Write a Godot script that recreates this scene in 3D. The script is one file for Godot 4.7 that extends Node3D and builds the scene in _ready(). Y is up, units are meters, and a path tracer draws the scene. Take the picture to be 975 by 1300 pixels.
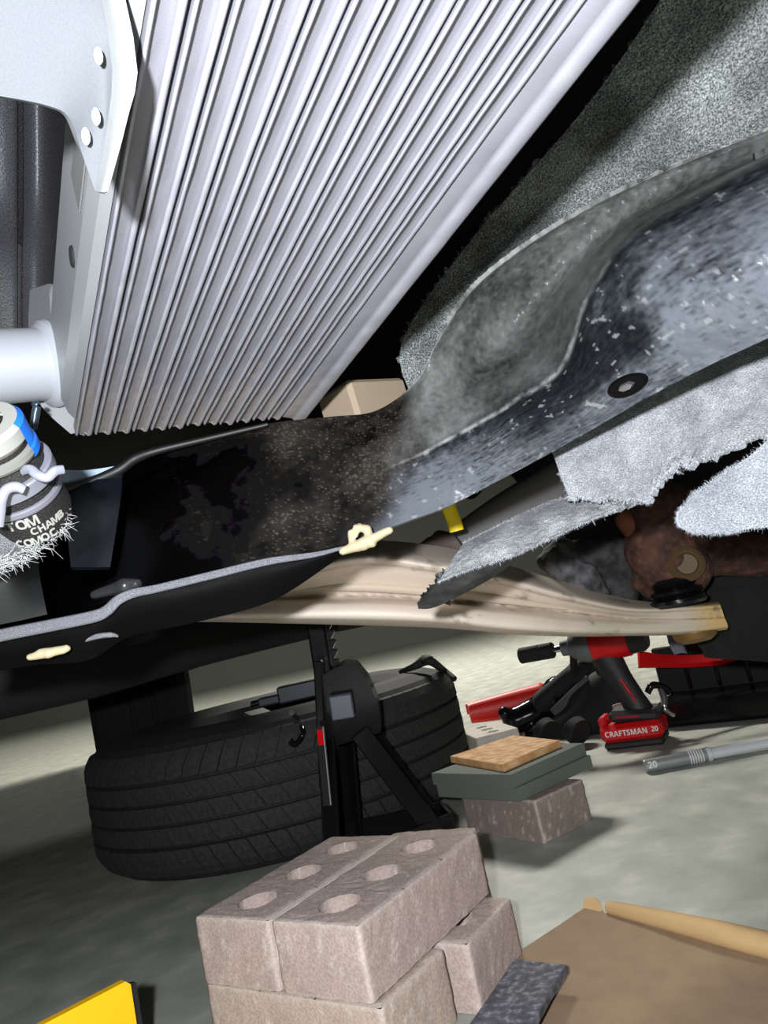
extends Node3D
# Under a jacked-up vehicle: intercooler, front crossmember, control arm, and tools on a garage floor.

const FOCAL := 925.0
const PITCH := 8.8
const ROLL := -12.5
const EYE := Vector3(0, 0.322, 0)
var cam_basis := Basis()
var n_fine := FastNoiseLite.new()
var n_mid := FastNoiseLite.new()
var n_cell := FastNoiseLite.new()
var rng := RandomNumberGenerator.new()
var used := {}
var M := {}

# ------------------------------------------------------------------ helpers
func P(x: float, y: float, d: float) -> Vector3:
	return EYE + cam_basis * Vector3((x - 487.5) / FOCAL * d, -(y - 650.0) / FOCAL * d, -d)

func PV(v: Vector3) -> Vector3:
	return P(v.x, v.y, v.z)

func on_plane(x: float, y: float, h: float) -> Vector3:
	var r := cam_basis * Vector3((x - 487.5) / FOCAL, -(y - 650.0) / FOCAL, -1)
	return EYE + r * ((h - EYE.y) / r.y)

func numbered(called: String) -> String:
	var k: int = used.get(called, -1) + 1
	used[called] = k
	return called if k == 0 else "%s_%03d" % [called, k]

func thing(called: String, label: String, category: String, at := Vector3.ZERO, turn := 0.0, group := "") -> Node3D:
	var o := Node3D.new()
	o.name = numbered(called)
	add_child(o)
	o.position = at
	o.rotation.y = turn
	tag(o, label, category, group)
	return o

func tag(o: Node, label: String, category: String, group := "") -> void:
	o.set_meta("label", label)
	o.set_meta("category", category)
	if group != "":
		o.set_meta("group", group)

func begin() -> SurfaceTool:
	var st := SurfaceTool.new()
	st.begin(Mesh.PRIMITIVE_TRIANGLES)
	st.set_color(Color.WHITE)
	return st

func obj(called: String, mesh: Mesh, m: Material, parent: Node, t := Transform3D(), world := false) -> MeshInstance3D:
	var o := MeshInstance3D.new()
	o.name = called if parent != self else numbered(called)
	o.mesh = mesh
	o.material_override = m
	o.cast_shadow = GeometryInstance3D.SHADOW_CASTING_SETTING_ON
	parent.add_child(o, true)
	o.transform = t
	if world:
		o.transform = (parent as Node3D).global_transform.affine_inverse() * t
	return o

func done(st: SurfaceTool) -> ArrayMesh:
	st.generate_normals()
	return st.commit()

func mat(c: Color, rough := 0.7, metal := 0.0, vc := false) -> StandardMaterial3D:
	var m := StandardMaterial3D.new()
	m.albedo_color = c
	m.roughness = rough
	m.metallic = metal
	m.vertex_color_use_as_albedo = vc
	return m

func noise_tex(kind: int, freq: float, sd: int, ramp: Array, size := 512, oct := 4) -> NoiseTexture2D:
	var n := FastNoiseLite.new()
	n.noise_type = kind
	n.frequency = freq
	n.seed = sd
	n.fractal_octaves = oct
	var t := NoiseTexture2D.new()
	t.width = size
	t.height = size
	t.seamless = true
	t.noise = n
	if ramp.size() > 0:
		var g := Gradient.new()
		var offs := PackedFloat32Array()
		var cols := PackedColorArray()
		for r in ramp:
			offs.append(r[0])
			cols.append(r[1])
		g.offsets = offs
		g.colors = cols
		t.color_ramp = g
	return t

func tri(m: StandardMaterial3D, scale: float, tex: Texture2D = null, bump: Texture2D = null, bump_cm := 0.05, rough: Texture2D = null) -> StandardMaterial3D:
	m.uv1_triplanar = true
	m.uv1_scale = Vector3(scale, scale, scale)
	if tex:
		m.albedo_texture = tex
	if bump:
		m.heightmap_enabled = true
		m.heightmap_texture = bump
		m.heightmap_scale = bump_cm
	if rough:
		m.roughness_texture = rough
	return m

func quad(st: SurfaceTool, a: Vector3, b: Vector3, c: Vector3, d: Vector3) -> void:
	for v in [a, b, c, a, c, d]:
		st.add_vertex(v)

# a grid of points as a surface; cols (same layout) optional
func grid(st: SurfaceTool, g: Array, cols: Array, group: int, flip := false) -> void:
	st.set_smooth_group(group)
	for i in g.size() - 1:
		var a: PackedVector3Array = g[i]
		var b: PackedVector3Array = g[i + 1]
		for j in a.size() - 1:
			var q := [[i, j], [i, j + 1], [i + 1, j + 1], [i, j], [i + 1, j + 1], [i + 1, j]]
			if flip:
				q = [[i, j], [i + 1, j + 1], [i, j + 1], [i, j], [i + 1, j], [i + 1, j + 1]]
			for k in q:
				if cols.size() > 0:
					st.set_color(cols[k[0]][k[1]])
				st.add_vertex(b[k[1]] if k[0] > i else a[k[1]])

func cat(p0: Vector3, p1: Vector3, p2: Vector3, p3: Vector3, t: float) -> Vector3:
	return p1.cubic_interpolate(p2, p0, p3, t)

func along(c: Array, t: float) -> Vector3:
	var n := c.size() - 1
	var f := clampf(t, 0, 1) * n
	var i := mini(int(f), n - 1)
	return cat(c[maxi(i - 1, 0)], c[i], c[i + 1], c[mini(i + 2, n)], f - i)

func along_f(c: Array, t: float) -> float:
	var n := c.size() - 1
	var f := clampf(t, 0, 1) * n
	var i := mini(int(f), n - 1)
	return lerpf(c[i], c[i + 1], f - i)

# smooth grid of world points through rows of control points (already world)
func smooth_grid(rows: Array, nu: int, nv: int) -> Array:
	var out := []
	for i in nu + 1:
		var line := []
		for r in rows:
			line.append(along(r, float(i) / nu))
		var pl := PackedVector3Array()
		for j in nv + 1:
			pl.append(along(line, float(j) / nv))
		out.append(pl)
	return out

func to_world(rows: Array) -> Array:
	var out := []
	for r in rows:
		var line := []
		for v in r:
			line.append(PV(v))
		out.append(line)
	return out

func grid_normals(g: Array) -> Array:
	var out := []
	for i in g.size():
		var pl := PackedVector3Array()
		for j in g[i].size():
			var du: Vector3 = g[mini(i + 1, g.size() - 1)][j] - g[maxi(i - 1, 0)][j]
			var dv: Vector3 = g[i][mini(j + 1, g[i].size() - 1)] - g[i][maxi(j - 1, 0)]
			var n := du.cross(dv).normalized()
			if n.dot(g[i][j] - EYE) < 0:
				n = -n
			pl.append(n)
		out.append(pl)
	return out

# a sheet with real thickness: front faces the camera side, back is `thick` behind
func sheet(g: Array, thick: float, cols: Array = []) -> ArrayMesh:
	var st := begin()
	var nn := grid_normals(g)
	var back := []
	for i in g.size():
		var pl := PackedVector3Array()
		for j in g[i].size():
			pl.append(g[i][j] + nn[i][j] * thick)
		back.append(pl)
	grid(st, g, cols, 0)
	grid(st, back, cols, 1, true)
	var last: int = g.size() - 1
	var w: int = g[0].size() - 1
	var rc := func(i, j): return cols[i][j] if cols.size() > 0 else Color.WHITE
	st.set_smooth_group(2)
	for i in last:
		st.set_color(rc.call(i, 0))
		quad(st, g[i][0], g[i + 1][0], back[i + 1][0], back[i][0])
		st.set_color(rc.call(i, w))
		quad(st, g[i + 1][w], g[i][w], back[i][w], back[i + 1][w])
	for j in w:
		st.set_color(rc.call(0, j))
		quad(st, g[0][j + 1], g[0][j], back[0][j], back[0][j + 1])
		st.set_color(rc.call(last, j))
		quad(st, g[last][j], g[last][j + 1], back[last][j + 1], back[last][j])
	return done(st)

func tint(g: Array, f: Callable) -> Array:
	var out := []
	for i in g.size():
		var pl := PackedColorArray()
		for j in g[i].size():
			pl.append(f.call(g[i][j], float(i) / (g.size() - 1), float(j) / (g[i].size() - 1)))
		out.append(pl)
	return out

# swept tube along smooth path; radius list along it; squash flattens across `flat`
func tube(st: SurfaceTool, pts: Array, radii: Array, steps := 24, sides := 12, flat := Vector3.ZERO, squash := 1.0) -> void:
	var g := []
	var up := Vector3.UP
	var n := pts.size()
	for i in steps + 1:
		var t := float(i) / steps
		var c := along(pts, t)
		var tg := (along(pts, minf(t + 0.01, 1)) - along(pts, maxf(t - 0.01, 0))).normalized()
		var ref := flat if flat != Vector3.ZERO else up
		if absf(ref.dot(tg)) > 0.95:
			ref = Vector3.RIGHT
		var a := tg.cross(ref).normalized()
		var b := a.cross(tg).normalized()
		var r := along_f(radii, t)
		var pl := PackedVector3Array()
		for k in sides + 1:
			var w := TAU * k / sides
			pl.append(c + a * cos(w) * r + b * sin(w) * r * squash)
		g.append(pl)
	grid(st, g, [], 0)
	st.set_smooth_group(-1)
	for k in sides:
		st.add_vertex(along(pts, 0)); st.add_vertex(g[0][k]); st.add_vertex(g[0][k + 1])
		st.add_vertex(along(pts, 1)); st.add_vertex(g[steps][k + 1]); st.add_vertex(g[steps][k])

func tube_mesh(pts: Array, radii: Array, steps := 24, sides := 12, flat := Vector3.ZERO, squash := 1.0) -> ArrayMesh:
	var st := begin()
	tube(st, pts, radii, steps, sides, flat, squash)
	return done(st)

# lathe about local y; profile of (radius, height)
func lathe(profile: Array, segs := 48, from := 0.0, to := TAU) -> ArrayMesh:
	var st := begin()
	for i in profile.size() - 1:
		var a: Vector2 = profile[i]
		var b: Vector2 = profile[i + 1]
		st.set_smooth_group(i)
		for k in segs:
			var w0 := lerpf(from, to, float(k) / segs)
			var w1 := lerpf(from, to, float(k + 1) / segs)
			var d0 := Vector3(cos(w0), 0, sin(w0))
			var d1 := Vector3(cos(w1), 0, sin(w1))
			quad(st, d0 * a.x + Vector3.UP * a.y, d0 * b.x + Vector3.UP * b.y, d1 * b.x + Vector3.UP * b.y, d1 * a.x + Vector3.UP * a.y)
	return done(st)

# chamfered box about its centre
func bevel_box(size: Vector3, c: float, st: SurfaceTool = null, t := Transform3D()) -> ArrayMesh:
	var own := st == null
	if own:
		st = begin()
	st.set_smooth_group(-1)
	var h := size * 0.5
	var pt := func(s: Vector3, ax: int) -> Vector3:
		var v := Vector3(s.x * (h.x - c), s.y * (h.y - c), s.z * (h.z - c))
		v[ax] = s[ax] * h[ax]
		return t * v
	for ax in 3:
		var a1 := (ax + 1) % 3
		var a2 := (ax + 2) % 3
		for s in [-1.0, 1.0]:
			var q := []
			for k in [[-1, -1], [1, -1], [1, 1], [-1, 1]]:
				var v := Vector3.ZERO
				v[ax] = s; v[a1] = k[0]; v[a2] = k[1]
				q.append(pt.call(v, ax))
			if s > 0:
				quad(st, q[3], q[2], q[1], q[0])
			else:
				quad(st, q[0], q[1], q[2], q[3])
	for ax in 3:
		var a1 := (ax + 1) % 3
		var a2 := (ax + 2) % 3
		for s1 in [-1.0, 1.0]:
			for s2 in [-1.0, 1.0]:
				var v0 := Vector3.ZERO
				v0[ax] = -1; v0[a1] = s1; v0[a2] = s2
				var v1 := v0
				v1[ax] = 1
				var q := [pt.call(v0, a1), pt.call(v1, a1), pt.call(v1, a2), pt.call(v0, a2)]
				if s1 * s2 > 0:
					quad(st, q[0], q[1], q[2], q[3])
				else:
					quad(st, q[3], q[2], q[1], q[0])
	for sx in [-1.0, 1.0]:
		for sy in [-1.0, 1.0]:
			for sz in [-1.0, 1.0]:
				var s := Vector3(sx, sy, sz)
				var q := [pt.call(s, 0), pt.call(s, 1), pt.call(s, 2)]
				if sx * sy * sz < 0:
					q.reverse()
				for v in q:
					st.add_vertex(v)
	return done(st) if own else null

# prism from a polygon in local xy, extruded along z, both caps
func prism(poly: PackedVector2Array, depth: float, st: SurfaceTool = null, t := Transform3D()) -> ArrayMesh:
	var own := st == null
	if own:
		st = begin()
	st.set_smooth_group(-1)
	var idx := Geometry2D.triangulate_polygon(poly)
	for k in range(0, idx.size(), 3):
		for z in [0.0, depth]:
			for m in [0, 1, 2]:
				var p := poly[idx[k + (m if z == 0.0 else 2 - m)]]
				st.add_vertex(t * Vector3(p.x, p.y, z))
	for i in poly.size():
		var a := poly[i]
		var b := poly[(i + 1) % poly.size()]
		quad(st, t * Vector3(a.x, a.y, 0), t * Vector3(b.x, b.y, 0), t * Vector3(b.x, b.y, depth), t * Vector3(a.x, a.y, depth))
	return done(st) if own else null

func bar_between(st: SurfaceTool, a: Vector3, b: Vector3, w: float, h: float, up := Vector3.UP, c := 0.001) -> void:
	var z := (b - a).normalized()
	var x := up.cross(z).normalized()
	var y := z.cross(x)
	bevel_box(Vector3(w, h, a.distance_to(b)), c, st, Transform3D(Basis(x, y, z), (a + b) * 0.5))

# implicit surface from capsules [a, b, ra, rb] joined by a smooth minimum, meshed as surface nets
func blob(caps: Array, cell: float, k: float, rough := 0.0, color = null) -> ArrayMesh:
	var lo := Vector3.INF
	var hi := -Vector3.INF
	for c in caps:
		var r: float = maxf(c[2], c[3]) + k + cell * 2
		for e in [c[0], c[1]]:
			lo = lo.min(e - Vector3.ONE * r)
			hi = hi.max(e + Vector3.ONE * r)
	var n := Vector3i(((hi - lo) / cell).ceil()) + Vector3i.ONE
	var f := PackedFloat32Array()
	f.resize(n.x * n.y * n.z)
	for z in n.z:
		for y in n.y:
			for x in n.x:
				var p := lo + Vector3(x, y, z) * cell
				var d := 1e9
				for c in caps:
					var ab: Vector3 = c[1] - c[0]
					var t := clampf((p - c[0]).dot(ab) / maxf(ab.length_squared(), 1e-9), 0, 1)
					var e := p.distance_to(c[0] + ab * t) - lerpf(c[2], c[3], t)
					if d > 1e8:
						d = e
					else:
						var h := clampf(0.5 + 0.5 * (d - e) / k, 0, 1)
						d = lerpf(d, e, h) - k * h * (1 - h)
				if rough > 0 and absf(d) < 0.02:
					d += n_fine.get_noise_3dv(p * 60) * rough
				f[(z * n.y + y) * n.x + x] = d
	var vert := {}
	var pos := PackedVector3Array()
	var st := begin()
	for z in n.z - 1:
		for y in n.y - 1:
			for x in n.x - 1:
				var s := Vector3.ZERO
				var cnt := 0
				for e in 12:
					var ax := e / 4
					var o := Vector3i.ZERO
					o[(ax + 1) % 3] = e & 1
					o[(ax + 2) % 3] = (e >> 1) & 1
					var o2 := o
					o2[ax] = 1
					var fa := f[((z + o.z) * n.y + y + o.y) * n.x + x + o.x]
					var fb := f[((z + o2.z) * n.y + y + o2.y) * n.x + x + o2.x]
					if (fa < 0) != (fb < 0):
						s += Vector3(o).lerp(Vector3(o2), fa / (fa - fb))
						cnt += 1
				if cnt > 0:
					vert[(z * n.y + y) * n.x + x] = pos.size()
					pos.append(lo + (Vector3(x, y, z) + s / cnt) * cell)
	st.set_smooth_group(0)
	var put := func(v: Vector3):
		if color != null:
			st.set_color(color.call(v))
		st.add_vertex(v)
	for z in range(1, n.z - 1):
		for y in range(1, n.y - 1):
			for x in range(1, n.x - 1):
				var i := (z * n.y + y) * n.x + x
				for ax in 3:
					var st3 := [1, n.x, n.x * n.y]
					var fa := f[i]
					var fb := f[i + st3[ax]]
					if (fa < 0) == (fb < 0):
						continue
					var u: int = st3[(ax + 1) % 3]
					var w: int = st3[(ax + 2) % 3]
					var q := [i, i - u, i - u - w, i - w]
					var ok := true
					for e in q:
						ok = ok and vert.has(e)
					if not ok:
						continue
					if fa >= 0:
						q.reverse()
					for e in [q[0], q[2], q[1], q[0], q[3], q[2]]:
						put.call(pos[vert[e]])
	return done(st)

# a capsule for blob() from pixels: radii in pixels at that distance
func cap(x0, y0, d0, r0, x1, y1, d1, r1) -> Array:
	return [P(x0, y0, d0), P(x1, y1, d1), r0 * d0 / FOCAL, r1 * d1 / FOCAL]

func hairs(st: SurfaceTool, at: Vector3, dir: Vector3, length: float, width: float) -> void:
	var side := dir.cross((at - EYE).normalized()).normalized() * width
	var mid := at + dir * length * 0.5 + Vector3(rng.randfn(), rng.randfn(), rng.randfn()) * length * 0.12
	var end := at + dir * length + Vector3(rng.randfn(), rng.randfn(), rng.randfn()) * length * 0.3
	var dep := (at - EYE).normalized() * width
	for s in [side, dep]:
		quad(st, at - s, at + s, mid + s * 0.8, mid - s * 0.8)
		quad(st, mid - s * 0.8, mid + s * 0.8, end + s * 0.3, end - s * 0.3)

func lettering(text: String, height: float, depth: float) -> TextMesh:
	var f := SystemFont.new()
	f.font_names = PackedStringArray(["Droid Sans"])
	f.font_weight = 700
	var t := TextMesh.new()
	t.text = text
	t.font = f
	t.font_size = 64
	t.pixel_size = height / 46.0
	t.depth = depth
	t.curve_step = 2.0
	return t

# ------------------------------------------------------------------ scene
func _ready() -> void:
	rng.seed = 7
	n_fine.seed = 3; n_fine.frequency = 1.0; n_fine.fractal_octaves = 4
	n_mid.seed = 11; n_mid.frequency = 1.0; n_mid.fractal_octaves = 5
	n_cell.seed = 5; n_cell.frequency = 1.0; n_cell.noise_type = FastNoiseLite.TYPE_CELLULAR
	cam_basis = Basis(Vector3.RIGHT, deg_to_rad(PITCH)) * Basis(Vector3.BACK, deg_to_rad(ROLL))
	# camera, environment, lights
	var cam := Camera3D.new()
	cam.name = "camera"
	cam.fov = rad_to_deg(2 * atan(650.0 / FOCAL))
	cam.near = 0.01
	cam.transform = Transform3D(cam_basis, EYE)
	add_child(cam)
	cam.current = true
	var env := Environment.new()
	env.background_mode = Environment.BG_COLOR
	env.background_color = Color(0.02, 0.02, 0.022)
	env.tonemap_mode = Environment.TONE_MAPPER_LINEAR
	env.tonemap_exposure = 1.0
	env.sdfgi_enabled = true
	env.ssao_enabled = true
	env.ssil_enabled = true
	var we := WorldEnvironment.new()
	we.name = "environment"
	we.environment = env
	add_child(we)
	# the phone's own torch, beside its lens
	var torch := OmniLight3D.new()
	torch.name = "phone_torch"
	torch.position = EYE + cam_basis * Vector3(-0.06, 0.045, 0.05)
	torch.light_color = Color(0.97, 0.98, 1.0)
	torch.light_energy = 0.85
	torch.light_size = 0.012
	torch.omni_range = 20
	torch.omni_attenuation = 2
	torch.shadow_enabled = true
	add_child(torch)
	materials()
	room()
	vehicle()
	floor_things()

func materials() -> void:
	M.black = mat(Color(0.07, 0.07, 0.075), 0.16)
	M.black.metallic_specular = 0.35
	M.black_matt = mat(Color(0.075, 0.075, 0.075), 0.8)
	M.flange = mat(Color(0.05, 0.05, 0.05), 0.5)
	M.flange.metallic_specular = 0.12
	M.black_deep = mat(Color(0.035, 0.035, 0.04), 0.9)
	M.black_gloss = mat(Color(0.05, 0.05, 0.055), 0.18)
	var speck := noise_tex(FastNoiseLite.TYPE_SIMPLEX, 0.2, 21, [[0.0, Color(0.88, 0.88, 0.88)], [0.5, Color(0.97, 0.97, 0.97)], [1.0, Color(1, 1, 1)]])
	var grain := noise_tex(FastNoiseLite.TYPE_SIMPLEX, 0.12, 4, [], 512, 3)
	var soft := noise_tex(FastNoiseLite.TYPE_SIMPLEX, 0.012, 9, [], 512, 5)
	M.grain = grain
	M.alu = tri(mat(Color(0.70, 0.70, 0.725), 0.42, 0.3, true), 14, speck, grain, 0.004)
	M.alu_bright = tri(mat(Color(0.74, 0.76, 0.79), 0.4, 0.25), 10, speck)
	M.alu_tank = tri(mat(Color(0.62, 0.63, 0.64), 0.5, 0.3), 12, speck, grain, 0.004)
	var fl_ramp := [[0.0, Color(0.74, 0.75, 0.73)], [0.4, Color(0.80, 0.81, 0.79)], [0.62, Color(0.84, 0.85, 0.83)], [1.0, Color(0.94, 0.94, 0.92)]]
	M.floor = tri(mat(Color(0.76, 0.765, 0.735), 0.6), 1.6, noise_tex(FastNoiseLite.TYPE_SIMPLEX, 0.006, 33, fl_ramp, 1024, 6), grain, 0.01)
	M.wall = mat(Color(0.52, 0.53, 0.5), 0.9)
	var felt_ramp := [[0.0, Color(0.5, 0.5, 0.5)], [0.45, Color(0.74, 0.75, 0.75)], [0.7, Color(0.97, 0.98, 0.98)], [1.0, Color(1, 1, 1)]]
	var felt_tex := noise_tex(FastNoiseLite.TYPE_SIMPLEX, 0.11, 14, felt_ramp, 1024, 4)
	M.felt = tri(mat(Color(0.82, 0.825, 0.84), 1.0, 0.0, true), 6, felt_tex, felt_tex, 0.15)
	M.felt_dark = tri(mat(Color(0.9, 0.93, 0.92), 1.0, 0.0, true), 4, noise_tex(FastNoiseLite.TYPE_SIMPLEX, 0.1, 15, [[0.0, Color(0.25, 0.25, 0.25)], [0.45, Color(0.55, 0.56, 0.56)], [0.7, Color(1, 1, 1)], [1.0, Color(1, 1, 1)]], 1024, 4), felt_tex, 0.4)
	M.fibre = mat(Color(0.75, 0.77, 0.8), 1.0)
	M.dirt = tri(mat(Color(1, 1, 1), 0.28, 0.0, true), 12, speck, grain, 0.004)
	M.dirt.metallic_specular = 0.22
	M.gloss_dirt = tri(mat(Color(1, 1, 1), 0.25, 0.0, true), 12, speck, grain, 0.012)
	M.lip = tri(mat(Color(0.85, 0.86, 0.9), 0.35, 0.2), 30, noise_tex(FastNoiseLite.TYPE_SIMPLEX, 0.1, 2, [[0.0, Color(0.1, 0.1, 0.1)], [0.5, Color(0.45, 0.45, 0.46)], [0.8, Color(1, 1, 1)]], 512, 3), grain, 0.05)
	M.cast = tri(mat(Color(1, 1, 1), 0.55, 0.1, true), 9, speck, grain, 0.03)
	M.rust = tri(mat(Color(1, 1, 1), 0.75, 0.05, true), 18, speck, grain, 0.08)
	var br := [[0.0, Color(0.84, 0.8, 0.78)], [0.45, Color(0.92, 0.89, 0.87)], [0.7, Color(0.96, 0.94, 0.93)], [1.0, Color(1, 1, 1)]]
	M.brick = tri(mat(Color(1, 1, 1), 0.95, 0.0, true), 6, noise_tex(FastNoiseLite.TYPE_SIMPLEX, 0.08, 44, br, 512, 6), grain, 0.02)
	var rub := [[0.0, Color(0.6, 0.6, 0.6)], [0.5, Color(0.85, 0.85, 0.85)], [1.0, Color(1, 1, 1)]]
	M.tyre = tri(mat(Color(0.13, 0.13, 0.135), 0.8), 5, noise_tex(FastNoiseLite.TYPE_SIMPLEX, 0.03, 8, rub), grain, 0.05)
	M.tyre_block = tri(mat(Color(0.19, 0.19, 0.19), 0.8), 5, noise_tex(FastNoiseLite.TYPE_SIMPLEX, 0.03, 18, rub), grain, 0.08)
	M.steel = mat(Color(0.7, 0.7, 0.72), 0.3, 0.9)
	M.chrome = mat(Color(0.85, 0.86, 0.88), 0.12, 1.0)
	M.red = mat(Color(0.83, 0.05, 0.07), 0.4)
	M.red_jack = mat(Color(0.9, 0.13, 0.1), 0.45)
	M.grey_plastic = mat(Color(0.4, 0.41, 0.42), 0.6)
	M.dark_plastic = mat(Color(0.15, 0.14, 0.15), 0.55)
	M.white = mat(Color(0.92, 0.92, 0.92), 0.6)
	M.cream = tri(mat(Color(0.74, 0.69, 0.56), 0.6), 40, speck)
	M.yellow = mat(Color(0.98, 0.74, 0.02), 0.45)
	var cb := [[0.0, Color(0.92, 0.92, 0.92)], [0.5, Color(0.97, 0.97, 0.97)], [1.0, Color(1, 1, 1)]]
	M.card = tri(mat(Color(0.56, 0.47, 0.37), 0.9), 5, noise_tex(FastNoiseLite.TYPE_SIMPLEX, 0.01, 61, cb, 512, 5), soft, 0.02)
	M.card_edge = tri(mat(Color(0.76, 0.63, 0.44), 0.9), 5, noise_tex(FastNoiseLite.TYPE_SIMPLEX, 0.01, 62, cb, 512, 5))
	var scf := [[0.0, Color(0.2, 0.2, 0.23)], [0.55, Color(0.32, 0.32, 0.35)], [0.8, Color(0.46, 0.46, 0.49)], [1.0, Color(0.55, 0.55, 0.57)]]
	M.scrap = tri(mat(Color(1, 1, 1), 0.8), 9, noise_tex(FastNoiseLite.TYPE_SIMPLEX, 0.02, 70, scf, 512, 5))
	M.board = tri(mat(Color(0.40, 0.43, 0.40), 0.85), 8, speck, grain, 0.03)
	var wd := noise_tex(FastNoiseLite.TYPE_SIMPLEX, 0.012, 77, [[0.0, Color(0.74, 0.52, 0.34)], [0.5, Color(0.88, 0.7, 0.5)], [1.0, Color(0.97, 0.86, 0.74)]], 512, 5)
	M.wood = tri(mat(Color(0.95, 0.92, 0.86), 0.8), 8, wd)
	M.wood.uv1_scale = Vector3(5, 5, 7)

func shell(called: String, size: Vector3, at: Vector3, m: Material) -> void:
	var b := BoxMesh.new()
	b.size = size
	obj(called, b, m, self, Transform3D(Basis(), at)).set_meta("kind", "structure")

func room() -> void:
	shell("floor", Vector3(16, 0.2, 16), Vector3(0, -0.1, -3), M.floor)
	shell("ceiling", Vector3(16, 0.2, 16), Vector3(0, 3.1, -3), M.wall)
	shell("wall_back", Vector3(16, 3.2, 0.2), Vector3(0, 1.5, -11.1), M.wall)
	shell("wall_front", Vector3(16, 3.2, 0.2), Vector3(0, 1.5, 5.1), M.wall)
	shell("wall_left", Vector3(0.2, 3.2, 16), Vector3(-8.1, 1.5, -3), M.wall)
	shell("wall_right", Vector3(0.2, 3.2, 16), Vector3(8.1, 1.5, -3), M.wall)
	var spots := [Vector3(0.0, 2.95, -4.2), Vector3(-3.4, 2.95, -6.5)]
	for i in spots.size():
		var s: Vector3 = spots[i]
		var t := thing("ceiling_light", ["long ceiling light panel over the tools", "long ceiling light panel over the far floor"][i], "light", s)
		var b := begin()
		bevel_box(Vector3(1.24, 0.05, 0.34), 0.004, b, Transform3D(Basis(), Vector3(0, 0.025, 0)))
		obj("housing", done(b), M.white, t)
		var e := mat(Color(1, 1, 1), 0.6)
		e.emission_enabled = true
		e.emission = Color(1.0, 0.99, 0.93)
		e.emission_energy_multiplier = 2.0
		var dm := BoxMesh.new()
		dm.size = Vector3(1.2, 0.01, 0.3)
		obj("diffuser", dm, e, t, Transform3D(Basis(), Vector3(0, -0.006, 0)))
		var l := AreaLight3D.new()
		l.name = "panel_glow"
		l.area_size = Vector2(1.2, 0.3)
		l.light_color = Color(1.0, 0.985, 0.95)
		l.light_energy = [22.0, 3.0][i]
		l.area_range = 20
		l.shadow_enabled = true
		t.add_child(l)
		l.position = Vector3(0, -0.02, 0)
		l.rotation_degrees = Vector3(-90, 0, 0)

# ------------------------------------------------------------------ the vehicle overhead
func vehicle() -> void:
	# body slab overhead, outlined to cast the wanted floor shadow, with an added skirt
	var poly := PackedVector2Array([Vector2(-0.016, -1.36), Vector2(-1.23, -3.69), Vector2(-1.45, -3.39), Vector2(-3.0, -2.9), Vector2(-3.0, 1.6), Vector2(1.5, 1.6), Vector2(1.3, -0.3), Vector2(0.86, -0.63)])
	var body := thing("vehicle_body", "black underbody of the raised vehicle above all the other parts", "vehicle", Vector3(0, 0.93, 0))
	obj("floor_pan", prism(poly, 0.5), M.black_deep, body, Transform3D(Basis(Vector3.RIGHT, Vector3.BACK, Vector3.UP).orthonormalized(), Vector3.ZERO))
	var sk := begin()
	for e in [[7, 0], [0, 1], [1, 2]]:
		var a := Vector3(poly[e[0]].x, 0.62, poly[e[0]].y)
		var b := Vector3(poly[e[1]].x, 0.62, poly[e[1]].y)
		bar_between(sk, a + Vector3.UP * 0.155, b + Vector3.UP * 0.155, 0.02, 0.31, Vector3.UP, 0.004)
	obj("added_skirt", done(sk), M.black_deep, body, Transform3D(), true)  # skirt added to black out the room behind the gaps
	var inner := smooth_grid(to_world([
		[Vector3(560, 480, 1.12), Vector3(560, 600, 1.12)], [Vector3(600, 480, 1.12), Vector3(598, 634, 1.12)], [Vector3(640, 480, 1.12), Vector3(640, 598, 1.12)], [Vector3(680, 480, 1.12), Vector3(682, 650, 1.12)],
		[Vector3(720, 480, 1.14), Vector3(716, 712, 1.14)], [Vector3(800, 480, 1.16), Vector3(800, 765, 1.16)], [Vector3(900, 480, 1.18), Vector3(900, 775, 1.18)], [Vector3(1060, 480, 1.2), Vector3(1060, 775, 1.2)]]), 12, 70)
	obj("added_dark_backing", sheet(inner, 0.01), M.black_deep, body, Transform3D(), true)  # dark sheet added so the gaps round the knuckle stay black
	intercooler()
	crossmember()
	liners()
	suspension()
	left_fittings()
	dark_parts()

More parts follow.
